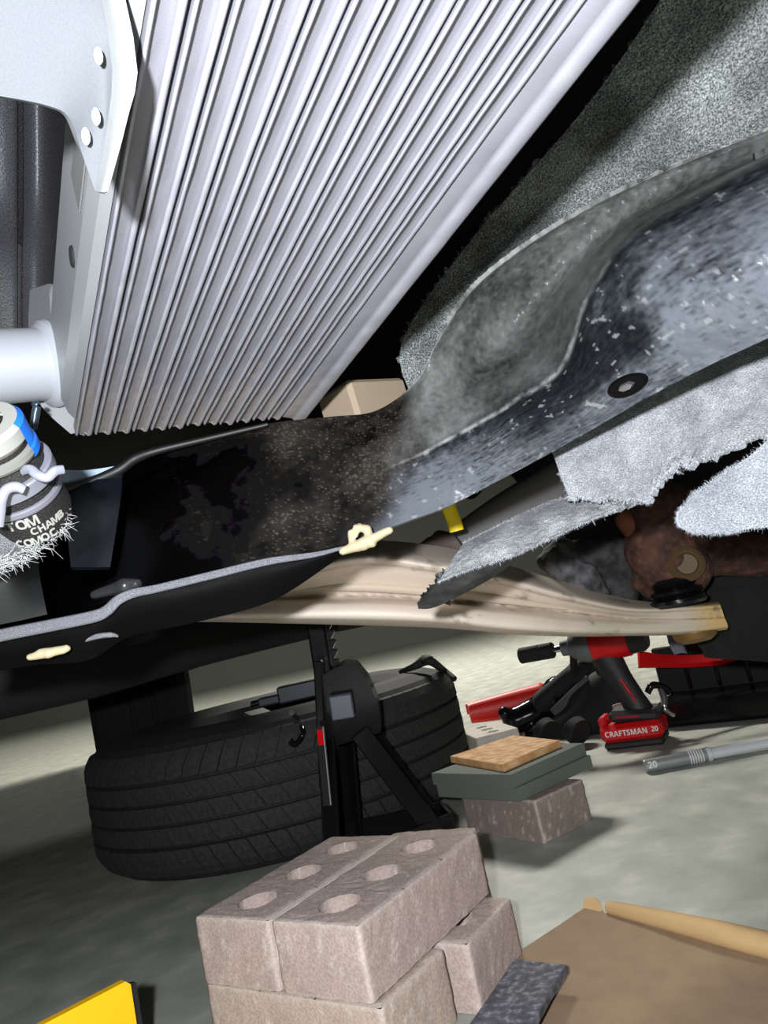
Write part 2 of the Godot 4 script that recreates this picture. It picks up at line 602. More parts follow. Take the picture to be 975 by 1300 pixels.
func intercooler() -> void:
	var dv := (cam_basis * Vector3((18 - 487.5) / FOCAL, -(995 - 650.0) / FOCAL, -1)).normalized()
	var fl := P(95, 550, 0.55)
	var wv := P(390, 527, 0.645) - fl
	wv = (wv - dv * wv.dot(dv))
	var width := wv.length()
	wv = wv.normalized()
	var nv := wv.cross(dv).normalized()
	if nv.y < 0:
		nv = -nv
	# local frame: x across, y up (away from the viewer), z towards the viewer
	var B := Basis(wv, nv, -dv)
	if B.determinant() < 0:
		B = Basis(wv, nv, -dv)
	var t := thing("intercooler", "large ribbed aluminium intercooler hanging overhead with a white outlet pipe", "intercooler", fl)
	var X := Transform3D(B, fl)
	var L := 0.55
	var rail := 0.024
	var nb := 12
	var pitch := (width - rail) / nb
	var shade := func(z: float, x: float) -> Color:
		var k := clampf((0.085 + 0.06 * n_mid.get_noise_2d(x * 90, 3.0) + 0.045 * n_fine.get_noise_2d(x * 150, z * 60) - z) / 0.05, 0, 1)
		var g := 0.52 + 0.08 * n_fine.get_noise_2d(x * 400, z * 25)
		return Color(g, g * 0.99, g * 1.05).lerp(Color(0.92, 0.80, 0.69) * (0.9 + 0.2 * n_fine.get_noise_2d(x * 300, z * 300)), 0.75 * k)
	for i in nb + 1:
		var prof := []
		var last := i == nb
		var x0 := pitch * i
		var w := rail if last else pitch
		if last:
			prof = [Vector2(0, 0.01), Vector2(0.0002, -0.0005), Vector2(0.010, -0.0008), Vector2(0.0105, -0.0012), Vector2(0.012, -0.003), Vector2(w - 0.003, -0.0034), Vector2(w - 0.0005, -0.0018), Vector2(w, 0.012)]
		else:
			prof = [Vector2(0, 0.006), Vector2(0.0001, -0.0012), Vector2(0.0004, -0.0018), Vector2(0.0016, -0.0019), Vector2(0.0020, -0.001), Vector2(0.0023, 0.0004), Vector2(0.0030, 0.0006), Vector2(w * 0.5, 0.0009), Vector2(w - 0.0062, 0.0006), Vector2(w - 0.0054, 0.0003), Vector2(w - 0.005, -0.0008), Vector2(w - 0.0046, -0.0018), Vector2(w - 0.0026, -0.0019), Vector2(w - 0.0018, -0.001), Vector2(w - 0.0014, 0.006)]
		var g := []
		var c := []
		var nz := 70
		var drop := rng.randf_range(-0.002, 0.002) - 0.0055 * float(i) / nb * 0
		for k in nz + 1:
			var f := float(k) / nz
			var z := L * f * f * 0.6 + L * f * 0.4
			var pl := PackedVector3Array()
			var pc := PackedColorArray()
			var j := 0
			for q in prof:
				var zz: float = z - (0.004 if k == 0 else 0.0) * sin(PI * clampf((q.x) / w, 0, 1)) - (drop if k < 2 else 0.0)
				pl.append(Vector3(x0 + q.x, q.y + 0.00035 * n_fine.get_noise_2d(z * 40, i * 9.0 + j), zz))
				var sc: Color = shade.call(z, x0 + q.x)
				# ridge crowns painted bright for glints and scuffs, grooves dark as shade, flats dull
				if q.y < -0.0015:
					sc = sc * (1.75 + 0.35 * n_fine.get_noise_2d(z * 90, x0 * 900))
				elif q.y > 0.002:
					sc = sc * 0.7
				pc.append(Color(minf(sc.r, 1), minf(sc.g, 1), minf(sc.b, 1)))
				j += 1
			g.append(pl)
			c.append(pc)
		var st := begin()
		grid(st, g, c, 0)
		st.set_smooth_group(-1)
		for e in [0, nz]:
			st.set_color(c[e][0])
			for q in range(1, prof.size() - 1):
				st.add_vertex(g[e][0]); st.add_vertex(g[e][q]); st.add_vertex(g[e][q + 1])
		quad(st, g[0][0], g[nz][0], g[nz][prof.size() - 1], g[0][prof.size() - 1])
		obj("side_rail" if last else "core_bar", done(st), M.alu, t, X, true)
	var st := begin()
	bevel_box(Vector3(width - 0.002, 0.07, L - 0.004), 0.001, st, Transform3D(Basis(), Vector3(width * 0.5, 0.0415, L * 0.5 + 0.004)))
	obj("core", done(st), M.alu_tank, t, X, true)
	# end tank down the left flank, with a curved shoulder
	var prof := PackedVector2Array([Vector2(0, 0.002), Vector2(-0.004, 0.008), Vector2(-0.007, 0.02), Vector2(-0.007, 0.07), Vector2(-0.003, 0.082), Vector2(0, 0.084)])
	var tank := obj("end_tank", prism(prof, 0.47), M.alu_tank, t, X * Transform3D(Basis(), Vector3(-0.0005, 0, 0.02)), true)
	var holes := [[0.175, 0.03], [0.26, 0.045], [0.315, 0.045]]
	for h in holes:
		var hm := lathe([Vector2(0, 0.0006), Vector2(0.0045, 0.0006), Vector2(0.0055, 0.0012), Vector2(0.0062, 0)], 20)
		obj("bolt_hole", hm, M.black_matt, tank, Transform3D(Basis(Vector3.UP, Vector3.LEFT, Vector3.BACK), Vector3(-0.007, h[1], h[0] - 0.02)))
	var sk := BoxMesh.new()
	sk.size = Vector3(0.0008, 0.022, 0.05)
	obj("label_sticker", sk, tri(mat(Color(0.8, 0.81, 0.8), 0.6), 60, M.grain), t, X * Transform3D(Basis(), Vector3(-0.0082, 0.035, 0.245)), true)
	# thin fin of the tank's far plate
	var fin := sheet(smooth_grid(to_world([[Vector3(38, 368, 0.63), Vector3(37, 430, 0.63), Vector3(55, 500, 0.63)], [Vector3(62, 360, 0.6), Vector3(66, 430, 0.6), Vector3(72, 500, 0.6)]]), 6, 4), 0.004)
	obj("mounting_tab", fin, M.alu_tank, t, Transform3D(), true)
	# lower corner of the tank below the pipe
	var cor := sheet(smooth_grid(to_world([[Vector3(44, 480, 0.56), Vector3(52, 515, 0.555), Vector3(90, 551, 0.553)], [Vector3(115, 470, 0.565), Vector3(106, 510, 0.556), Vector3(97, 549, 0.552)]]), 8, 6), 0.01)
	obj("tank_corner", cor, M.alu_tank, t, Transform3D(), true)
	# outlet pipe with a rolled bead
	var axis0 := P(90, 460, 0.555)
	var axis1 := P(-60, 470, 0.50)
	var pz := (axis1 - axis0).normalized()
	var px := pz.cross(Vector3.UP).normalized()
	var pb := Basis(px, pz, px.cross(pz))
	var R := 0.0275
	var pipe := obj("outlet_pipe", lathe([Vector2(R + 0.004, -0.01), Vector2(R + 0.005, 0.0), Vector2(R + 0.004, 0.006), Vector2(R + 0.001, 0.01), Vector2(R - 0.001, 0.014), Vector2(R - 0.001, 0.12), Vector2(R - 0.004, 0.12), Vector2(R - 0.004, -0.01)], 56), M.alu_bright, t, Transform3D(pb, axis0), true)
	obj("bead", lathe([Vector2(R - 0.001, 0.009), Vector2(R + 0.002, 0.0105), Vector2(R + 0.0046, 0.0135), Vector2(R + 0.005, 0.0165), Vector2(R + 0.004, 0.0195), Vector2(R + 0.001, 0.022), Vector2(R - 0.001, 0.023)], 56), M.alu_bright, pipe)
	# white bracket bolted on near the top left
	var br := thing("mounting_bracket", "white sheet metal bracket with slots at the intercooler's left flank", "bracket", P(60, 100, 0.26))
	var pg := smooth_grid(to_world([
		[Vector3(-60, -60, 0.24), Vector3(-60, 20, 0.245), Vector3(-60, 80, 0.25), Vector3(-60, 114, 0.252)],
		[Vector3(0, -60, 0.242), Vector3(0, 20, 0.247), Vector3(0, 90, 0.252), Vector3(0, 122, 0.254)],
		[Vector3(60, -60, 0.245), Vector3(60, 20, 0.25), Vector3(60, 95, 0.255), Vector3(60, 134, 0.257)],
		[Vector3(90, -60, 0.247), Vector3(95, 30, 0.252), Vector3(98, 110, 0.26), Vector3(88, 150, 0.262)],
		[Vector3(112, -60, 0.25), Vector3(128, 40, 0.255), Vector3(128, 140, 0.268), Vector3(104, 195, 0.272)],
		[Vector3(118, -60, 0.25), Vector3(143, 75, 0.258), Vector3(136, 160, 0.27), Vector3(121, 243, 0.278)]]), 40, 24)
	obj("plate", sheet(pg, 0.0025), tri(mat(Color(0.33, 0.345, 0.36), 0.85), 9, M.alu.albedo_texture), br, Transform3D(), true)
	var fg := smooth_grid(to_world([
		[Vector3(117, -60, 0.249), Vector3(142, 75, 0.257), Vector3(136, 160, 0.269), Vector3(121, 243, 0.277)],
		[Vector3(128, -60, 0.243), Vector3(158, 75, 0.251), Vector3(149, 160, 0.263), Vector3(129, 244, 0.272)],
		[Vector3(146, -60, 0.244), Vector3(174, 80, 0.252), Vector3(162, 150, 0.262), Vector3(137, 243, 0.272)]]), 8, 24)
	obj("flange", sheet(fg, 0.002), tri(mat(Color(0.5, 0.51, 0.51), 0.45), 9, M.alu.albedo_texture), br, Transform3D(), true)
	for q in [[125, 70, 0.2545], [122, 147, 0.265], [109, 172, 0.2675]]:
		var pts := [P(q[0] - 1, q[1] - 10, q[2] - 0.0006), P(q[0] + 1, q[1] + 12, q[2] - 0.0001)]
		obj("lit_slot_pad", tube_mesh(pts, [0.0004, 0.0013, 0.0016, 0.0013, 0.0004], 12, 10, (pts[0] - EYE).normalized(), 0.15), mat(Color(0.75, 0.75, 0.75), 0.5), br, Transform3D(), true)  # bright pads stand in for lit metal seen through the slots

func crossmember() -> void:
	var t := thing("front_crossmember", "long black pressed steel crossmember, dusty grey and scooped at its right end", "crossmember", P(450, 600, 0.56))
	var rows := to_world([
		[Vector3(-90, 665, 0.5980), Vector3(-90, 690, 0.5780), Vector3(-90, 720, 0.5610), Vector3(-90, 750, 0.5457), Vector3(-90, 785, 0.5287), Vector3(-90, 815, 0.5134)],
		[Vector3(40, 640, 0.6080), Vector3(45, 670, 0.5880), Vector3(45, 700, 0.5710), Vector3(45, 730, 0.5557), Vector3(45, 765, 0.5387), Vector3(45, 792, 0.5234)],
		[Vector3(150, 597, 0.6160), Vector3(150, 625, 0.5955), Vector3(150, 660, 0.5780), Vector3(150, 695, 0.5636), Vector3(150, 730, 0.5476), Vector3(150, 760, 0.5332)],
		[Vector3(240, 562, 0.6210), Vector3(240, 600, 0.6015), Vector3(245, 635, 0.5850), Vector3(250, 665, 0.5715), Vector3(250, 700, 0.5565), Vector3(250, 733, 0.5430)],
		[Vector3(340, 538, 0.6245), Vector3(335, 570, 0.6060), Vector3(333, 605, 0.5920), Vector3(333, 640, 0.5794), Vector3(335, 680, 0.5654), Vector3(340, 712, 0.5528)],
		[Vector3(420, 529, 0.6230), Vector3(414, 560, 0.6070), Vector3(410, 590, 0.5934), Vector3(413, 625, 0.5814), Vector3(422, 660, 0.5684), Vector3(438, 690, 0.5576)],
		[Vector3(478, 521, 0.6095), Vector3(476, 545, 0.5971), Vector3(477, 570, 0.5853), Vector3(482, 600, 0.5754), Vector3(492, 634, 0.5645), Vector3(508, 665, 0.5570)],
		[Vector3(528, 484, 0.5875), Vector3(530, 507, 0.5809), Vector3(534, 537, 0.5734), Vector3(543, 572, 0.5641), Vector3(556, 608, 0.5557), Vector3(568, 643, 0.5512)],
		[Vector3(557, 430, .575), Vector3(564, 452, .582), Vector3(586, 494, .582), Vector3(600, 542, .56), Vector3(608, 583, .54), Vector3(622, 616, .542)],
		[Vector3(598, 370, .57), Vector3(606, 388, .585), Vector3(628, 448, .602), Vector3(655, 507, .53), Vector3(668, 543, .512), Vector3(690, 580, .52)],
		[Vector3(650, 325, .56), Vector3(657, 342, .575), Vector3(674, 402, .60), Vector3(710, 468, .505), Vector3(732, 505, .482), Vector3(752, 545, .49)],
		[Vector3(718, 281, .55), Vector3(724, 295, .562), Vector3(724, 344, .575), Vector3(748, 376, .487), Vector3(790, 442, .452), Vector3(822, 505, .46)],
		[Vector3(800, 237, .53), Vector3(804, 249, .535), Vector3(795, 284, .535), Vector3(795, 308, .468), Vector3(850, 390, .42), Vector3(896, 466, .43)],
		[Vector3(890, 198, .50), Vector3(894, 208, .502), Vector3(880, 238, .498), Vector3(890, 250, .445), Vector3(930, 336, .39), Vector3(982, 426, .40)],
		[Vector3(1010, 152, .46), Vector3(1012, 160, .46), Vector3(1005, 182, .455), Vector3(1010, 192, .41), Vector3(1050, 280, .36), Vector3(1095, 372, .37)],
		[Vector3(1240, 70, .40), Vector3(1242, 79, .40), Vector3(1240, 98, .395), Vector3(1248, 112, .35), Vector3(1290, 195, .31), Vector3(1335, 280, .32)]])
	var g := smooth_grid(rows, 150, 640)
	# g[i][j]: i over top->bottom, j along the beam
	var cols := tint(g, func(p: Vector3, v: float, run: float) -> Color:
		var u := run * 15.0 / 14.0
		var a := n_mid.get_noise_3dv(p * 14)
		var b := n_fine.get_noise_3dv(p * 90)
		var c := n_fine.get_noise_3dv(p * 330)
		var sp := n_cell.get_noise_3dv(p * 220)
		var e := n_fine.get_noise_3dv(p * 190 + Vector3(3, 1, 2))
		var paint := Color(0.003, 0.003, 0.0033)
		var dust := smoothstep(0.44, 0.53, u + a * 0.05 + maxf(v - 0.62, 0.0) * 0.24)
		var col := paint
		# brown road grit on the middle of the beam
		var grit := smoothstep(0.2, 0.44, u + a * 0.1) * (1 - dust)
		col = col.lerp(Color(0.042, 0.037, 0.032), grit * clampf(0.55 + a * 0.6 + b * 0.5, 0, 1))
		if c > 0.5 - 0.2 * grit - 0.2 * a:
			col = col.lerp(Color(0.09, 0.08, 0.066), clampf(grit * 1.2, 0, 0.8))
		# pale dust on the scooped end, thinner on the panel below its crease
		var pocket := smoothstep(0.62, 0.56, v) * dust
		var panel := dust * (1 - smoothstep(0.62, 0.56, v))
		col = col.lerp(Color(0.16, 0.162, 0.158), pocket * clampf(0.6 + a * 0.55 + b * 0.3 + e * 0.25, 0.12, 1))
		var right := smoothstep(0.79, 0.87, u + a * 0.1 + b * 0.03) * smoothstep(0.6, 0.72, v + b * 0.05)
		var strip := smoothstep(0.8, 0.9, v + a * 0.06) * 0.75
		var tail := smoothstep(0.64, 0.56, u + a * 0.08) * smoothstep(0.6, 0.72, v + b * 0.08)
		var streak := n_fine.get_noise_3d(u * 45, v * 110, 7.0)
		col = col.lerp(Color(0.12, 0.133, 0.152), panel * clampf((right + strip + tail + 0.16) * (0.68 + streak * 0.7 + a * 0.5 + e * 0.25), 0.06, 1))
		if panel > 0.3 and b + 0.7 * n_fine.get_noise_3d(p.x * 75, p.y * 150, p.z * 75) > 0.56:
			col = col.lerp(Color(0.30, 0.31, 0.31), 0.5)
		# pale edges: top rim and the crease between scoop and panel
		var edge := smoothstep(0.04, 0.0, v) * dust + smoothstep(0.018, 0.0, absf(v - 0.6 + a * 0.015)) * dust * smoothstep(0.9, 0.7, u)
		col = col.lerp(Color(0.38, 0.38, 0.37), clampf(edge * (0.6 + b), 0, 0.9))
		return col)
	for i in g.size():
		for j in g[i].size():
			var p: Vector3 = g[i][j]
			var k := smoothstep(0.4, 0.6, float(j) / 640)
			g[i][j] = p + (p - EYE).normalized() * (n_mid.get_noise_3dv(p * 25) * 0.004 * k + n_fine.get_noise_3dv(p * 120) * 0.0008 * k)
	obj("beam_shell", sheet(g, 0.004, cols), M.dirt, t, Transform3D(), true)
	# drain hole in the panel
	var hp := P(800, 484, 0.4615)
	var nn := ((P(850, 470, .44) - P(770, 500, .475)).cross(P(815, 500, .46) - P(790, 450, .452))).normalized()
	var hx := (P(850, 465, .44) - P(770, 500, .475)).normalized()
	nn = (nn - hx * nn.dot(hx)).normalized()
	if nn.dot(EYE - hp) < 0:
		nn = -nn
	var hb := Basis(hx, nn, hx.cross(nn))
	hb = Basis(hx * 1.0, nn, hx.cross(nn) * 0.45)
	var hole := obj("drain_hole", lathe([Vector2(0.0, 0.0005), Vector2(0.0125, 0.0005), Vector2(0.0135, 0.0015), Vector2(0.0145, -0.001)], 32), M.flange, t, Transform3D(hb, hp + nn * 0.006), true)
	obj("bolt_head", lathe([Vector2(0, 0.0035), Vector2(0.005, 0.003), Vector2(0.0062, 0.001), Vector2(0.0062, 0)], 6), M.steel, hole)
	# bright lower lip
	var lp := [P(-60, 822, .505), P(0, 807, .505), P(60, 795, .507), P(118, 783, .51), P(136, 775, .512), P(150, 762, .514), P(170, 753, .518), P(200, 747, .522), P(270, 730, .53), P(340, 713, .538), P(400, 704, .545), P(440, 694, .55)]
	obj("lower_lip", tube_mesh(lp, [.0045, .0045, .0044, .0044, .004, .0036, .0034, .003, .003, .0028, .002, .001], 80, 10, (P(200, 740, .53) - EYE).normalized(), 0.5), M.lip, t, Transform3D(), true)
	# folded flange under the lip
	var fgr := smooth_grid(to_world([
		[Vector3(-60, 822, .51), Vector3(-60, 842, .512), Vector3(-60, 862, .53)],
		[Vector3(40, 802, .512), Vector3(40, 822, .515), Vector3(40, 845, .53)],
		[Vector3(110, 788, .515), Vector3(110, 810, .518), Vector3(112, 838, .53)],
		[Vector3(160, 760, .52), Vector3(160, 782, .523), Vector3(165, 808, .54)],
		[Vector3(240, 740, .53), Vector3(240, 762, .53), Vector3(240, 792, .545)],
		[Vector3(320, 720, .537), Vector3(320, 742, .538), Vector3(320, 772, .55)],
		[Vector3(372, 711, .543), Vector3(372, 725, .543), Vector3(366, 752, .555)],
		[Vector3(440, 694, .55), Vector3(438, 698, .55), Vector3(436, 704, .557)]]), 24, 120)
	obj("lower_flange", sheet(fgr, 0.004), M.flange, t, Transform3D(), true)
	var lp2 := [P(96, 818, .522), P(118, 809, .52), P(140, 806, .522), P(150, 808, .525)]
	obj("lip_fragment", tube_mesh(lp2, [.001, .0022, .002, .0008], 20, 8), M.lip, t, Transform3D(), true)
	# gusset plate at the far left
	var gp := smooth_grid(to_world([[Vector3(-40, 690, .48), Vector3(-40, 745, .48), Vector3(-40, 800, .485)], [Vector3(10, 700, .49), Vector3(10, 745, .49), Vector3(15, 790, .495)], [Vector3(46, 700, .505), Vector3(52, 740, .505), Vector3(60, 780, .506)]]), 12, 12)
	obj("gusset", sheet(gp, 0.004), tri(mat(Color(0.06, 0.065, 0.075), 0.3), 10, M.alu.albedo_texture), t, Transform3D(), true)
	# pinch weld running along the upper edge
	var wl := [P(84, 622, .585), P(115, 612, .59), P(150, 597, .595), P(172, 582, .60), P(200, 572, .605), P(250, 560, .61), P(340, 539, .615)]
	obj("upper_seam", tube_mesh(wl, [.0035, .004, .0045, .0045, .0035, .003, .002], 60, 8), tri(mat(Color(0.16, 0.16, 0.165), 0.5), 20, M.lip.albedo_texture), t, Transform3D(), true)
	var sh := smooth_grid(to_world([[Vector3(78, 596, .61), Vector3(78, 612, .607)], [Vector3(110, 597, .61), Vector3(110, 606, .608)], [Vector3(150, 591, .615), Vector3(148, 594, .614)]]), 8, 4)
	obj("painted_reflection", sheet(sh, 0.003), mat(Color(0.75, 0.84, 0.92), 0.35, 0.2), t, Transform3D(), true)  # reflection on the glossy black panel, put in as a pale blue strip
	var sb := smooth_grid(to_world([[Vector3(80, 632, .575), Vector3(84, 665, .56), Vector3(90, 720, .537)], [Vector3(115, 612, .585), Vector3(118, 660, .565), Vector3(118, 720, .54)], [Vector3(156, 596, .598), Vector3(152, 640, .575), Vector3(140, 720, .545)]]), 10, 10)
	obj("painted_sheen", sheet(sb, 0.004), mat(Color(0.055, 0.065, 0.09), 0.3), t, Transform3D(), true)  # bluish sheen of the black frame, painted as a tinted sheet
	var sd := blob([cap(120, 755, .522, 6, 158, 744, .521, 9), cap(158, 744, .521, 9, 174, 741, .523, 7)], 0.0018, 0.004)
	obj("weld_dimple", sd, mat(Color(0.16, 0.16, 0.17), 0.25), t, Transform3D(), true)
	# push clips
	var c1 := thing("push_clip", "broken cream plastic push clip on the crossmember beside the control arm", "clip", P(465, 685, .54))
	var cl := [cap(436, 700, .54, 5, 462, 690, .538, 8), cap(462, 690, .538, 8, 495, 673, .536, 4), cap(452, 670, .541, 4, 466, 672, .54, 5), cap(445, 676, .541, 4, 448, 694, .539, 5), cap(466, 672, .54, 5, 472, 690, .538, 6), cap(456, 668, .543, 3, 452, 680, .54, 3)]
	obj("clip_body", blob(cl, 0.0011, 0.0015, 0.0012), M.cream, c1, Transform3D(), true)
	var c2 := thing("push_clip", "flat cream plastic clip under the crossmember's lip at lower left", "clip", P(60, 829, .51))
	obj("clip_body", blob([cap(38, 834, .508, 5, 62, 829, .508, 6), cap(62, 829, .508, 6, 84, 823, .509, 5), cap(50, 827, .508, 3, 80, 826, .508, 4)], 0.0011, 0.0015, 0.001), M.cream, c2, Transform3D(), true)

func felt_like() -> Texture2D:
	return M.felt.albedo_texture

func rows_t(rows: Array) -> Array:
	var out := []
	for j in rows[0].size():
		var line := []
		for r in rows:
			line.append(r[j])
		out.append(line)
	return out

func rough_up(g: Array, amp: float, freq: float) -> Array:
	for i in g.size():
		for j in g[i].size():
			var p: Vector3 = g[i][j]
			g[i][j] = p - (p - EYE).normalized() * n_fine.get_noise_3dv(p * freq) * amp
	return g

func felt_tint(lo: Color, hi: Color, freq: float) -> Callable:
	return func(p: Vector3, _u: float, _v: float) -> Color:
		return lo.lerp(hi, clampf(0.5 + n_mid.get_noise_3dv(p * freq) * 0.9 + n_fine.get_noise_3dv(p * 140) * 0.35, 0, 1))

func liners() -> void:
	var w := thing("wheel_arch_liner", "fuzzy dark grey felt wheel arch liner at the upper right behind the crossmember", "liner", P(830, 150, .6))
	var g := smooth_grid(to_world([
		[Vector3(878, -60, .575), Vector3(925, -60, .56), Vector3(975, -60, .545), Vector3(1030, -60, .53), Vector3(1260, -60, .47)],
		[Vector3(748, 130, .645), Vector3(830, 128, .62), Vector3(930, 120, .595), Vector3(1030, 110, .57), Vector3(1260, 90, .51)],
		[Vector3(602, 300, .715), Vector3(690, 262, .695), Vector3(830, 220, .645), Vector3(1030, 180, .60), Vector3(1260, 110, .53)],
		[Vector3(512, 430, .74), Vector3(575, 395, .73), Vector3(680, 330, .69), Vector3(1030, 240, .62), Vector3(1260, 160, .55)],
		[Vector3(520, 500, .75), Vector3(580, 490, .74), Vector3(700, 430, .71), Vector3(1030, 330, .63), Vector3(1260, 240, .57)]]), 150, 150)
	g = rough_up(rough_up(g, 0.006, 12), 0.0022, 170)
	obj("felt_sheet", sheet(g, 0.006, tint(g, felt_tint(Color(0.35, 0.36, 0.355), Color(1.0, 1.0, 1.0), 14))), M.felt_dark, w, Transform3D(), true)
	# torn undertray felt
	var f := thing("torn_felt_panel", "torn grey felt panel hanging under the crossmember, its lower edge ragged", "felt", P(850, 560, .51))
	var a := smooth_grid(rows_t(to_world([
		[Vector3(688, 545, .575), Vector3(704, 582, .56), Vector3(712, 606, .555), Vector3(722, 630, .55)],
		[Vector3(740, 525, .565), Vector3(750, 565, .55), Vector3(762, 602, .543), Vector3(768, 632, .535)],
		[Vector3(800, 495, .552), Vector3(806, 545, .536), Vector3(812, 590, .528), Vector3(818, 634, .522)],
		[Vector3(850, 468, .54), Vector3(852, 520, .525), Vector3(852, 565, .515), Vector3(846, 600, .508)],
		[Vector3(920, 430, .52), Vector3(918, 485, .505), Vector3(915, 535, .495), Vector3(900, 578, .487)],
		[Vector3(1030, 370, .49), Vector3(1030, 430, .475), Vector3(1025, 485, .465), Vector3(1020, 530, .457)],
		[Vector3(1260, 250, .43), Vector3(1260, 310, .42), Vector3(1255, 365, .41), Vector3(1250, 410, .405)]])), 150, 60)
	for i in a.size():
		for j in a[i].size():
			var k := smoothstep(0.75, 1.0, float(j) / 60)
			var p: Vector3 = a[i][j]
			a[i][j] = p + (P(800, 660, .55) - P(790, 620, .55)) * k * (n_fine.get_noise_1d(i * 0.13) * 0.22 + n_fine.get_noise_1d(i * 0.45) * 0.12)
	a = rough_up(a, 0.0014, 200)
	obj("felt_sheet", sheet(a, 0.005, tint(a, felt_tint(Color(0.5, 0.5, 0.51), Color(0.95, 0.96, 0.98), 30))), M.felt, f, Transform3D(), true)
	var hs := begin()
	for k in 1800:
		var i := rng.randi() % (a.size() - 4)
		hairs(hs, a[i][60], ((P(0, 60, .5) - P(0, 0, .5)).normalized() + Vector3(rng.randfn(), rng.randfn(), rng.randfn()) * 0.5).normalized(), rng.randf_range(0.001, 0.0032), 0.00006)
	var ho := obj("loose_fibres", done(hs), M.fibre, f, Transform3D(), true)
	ho.set_meta("kind", "stuff")
	# curled strip torn off below it
	var s := thing("curled_felt_strip", "curled strip of grey felt with a dark cut end lying over the control arm", "felt", P(660, 690, .56))
	var b := smooth_grid(rows_t(to_world([
		[Vector3(588, 690, .60), Vector3(577, 706, .585), Vector3(562, 730, .575), Vector3(556, 738, .577)],
		[Vector3(620, 674, .60), Vector3(612, 692, .58), Vector3(600, 712, .57), Vector3(592, 724, .573)],
		[Vector3(665, 652, .595), Vector3(662, 672, .572), Vector3(656, 692, .562), Vector3(650, 706, .566)],
		[Vector3(722, 630, .585), Vector3(720, 648, .562), Vector3(716, 665, .552), Vector3(706, 680, .557)],
		[Vector3(790, 622, .56), Vector3(785, 634, .547), Vector3(775, 645, .54), Vector3(760, 655, .545)],
		[Vector3(832, 612, .545), Vector3(828, 620, .538), Vector3(820, 627, .534), Vector3(808, 633, .538)]])), 120, 40)
	b = rough_up(b, 0.002, 190)
	obj("felt_sheet", sheet(b, 0.006, tint(b, felt_tint(Color(0.45, 0.45, 0.45), Color(0.9, 0.9, 0.9), 40))), M.felt, s, Transform3D(), true)
	var d := smooth_grid(to_world([
		[Vector3(562, 728, .577), Vector3(545, 752, .58), Vector3(531, 773, .59)],
		[Vector3(590, 723, .575), Vector3(572, 748, .58), Vector3(552, 771, .592)],
		[Vector3(620, 716, .57), Vector3(608, 733, .575), Vector3(592, 752, .59)],
		[Vector3(648, 706, .567), Vector3(640, 718, .575), Vector3(628, 732, .59)],
		[Vector3(662, 700, .565), Vector3(658, 706, .572), Vector3(650, 716, .585)]]), 60, 30)
	d = rough_up(d, 0.002, 150)
	obj("cut_end", sheet(d, 0.006, tint(d, felt_tint(Color(0.018, 0.017, 0.016), Color(0.06, 0.056, 0.053), 50))), tri(mat(Color(1, 1, 1), 1.0, 0, true), 9, M.felt.albedo_texture), s, Transform3D(), true)
	var h2 := begin()
	for k in 2200:
		var i := rng.randi() % b.size()
		var low := rng.randf() < 0.7
		hairs(h2, b[i][40 if low else 0], ((P(0, 60, .5) - P(0, 0, .5)).normalized() * (1 if low else -1) + Vector3(rng.randfn(), rng.randfn(), rng.randfn()) * 0.6).normalized(), rng.randf_range(0.0008, 0.0026), 0.00005)
	obj("loose_fibres", done(h2), M.fibre, s, Transform3D(), true).set_meta("kind", "stuff")
	# right-hand scrap
	var r := thing("felt_flap", "pale blue grey felt flap hanging in front of the rusty knuckle", "felt", P(920, 640, .47))
	var e := smooth_grid(rows_t(to_world([
		[Vector3(862, 650, .49), Vector3(861, 660, .489), Vector3(864, 668, .488)],
		[Vector3(880, 628, .485), Vector3(880, 652, .482), Vector3(884, 677, .482)],
		[Vector3(915, 602, .475), Vector3(915, 640, .47), Vector3(918, 677, .472)],
		[Vector3(950, 580, .465), Vector3(950, 625, .46), Vector3(950, 672, .462)],
		[Vector3(1030, 520, .45), Vector3(1030, 595, .445), Vector3(1030, 660, .447)],
		[Vector3(1230, 455, .425), Vector3(1230, 530, .42), Vector3(1230, 605, .425)]])), 70, 40)
	e = rough_up(e, 0.0018, 190)
	obj("felt_sheet", sheet(e, 0.005, tint(e, felt_tint(Color(0.58, 0.60, 0.64), Color(0.82, 0.85, 0.88), 30))), M.felt, r, Transform3D(), true)
	var h3 := begin()
	for k in 1200:
		var i := rng.randi() % 60
		var q := rng.randi() % 3
		var at: Vector3 = [e[i][0], e[i][40], e[0][rng.randi() % 41]][q]
		var dir: Vector3 = [P(-20, -40, .5) - P(0, 0, .5), P(0, 40, .5) - P(0, 0, .5), P(-40, 0, .5) - P(0, 0, .5)][q]
		hairs(h3, at, (dir.normalized() + Vector3(rng.randfn(), rng.randfn(), rng.randfn()) * 0.5).normalized(), rng.randf_range(0.0008, 0.0025), 0.00005)
	obj("loose_fibres", done(h3), M.fibre, r, Transform3D(), true).set_meta("kind", "stuff")

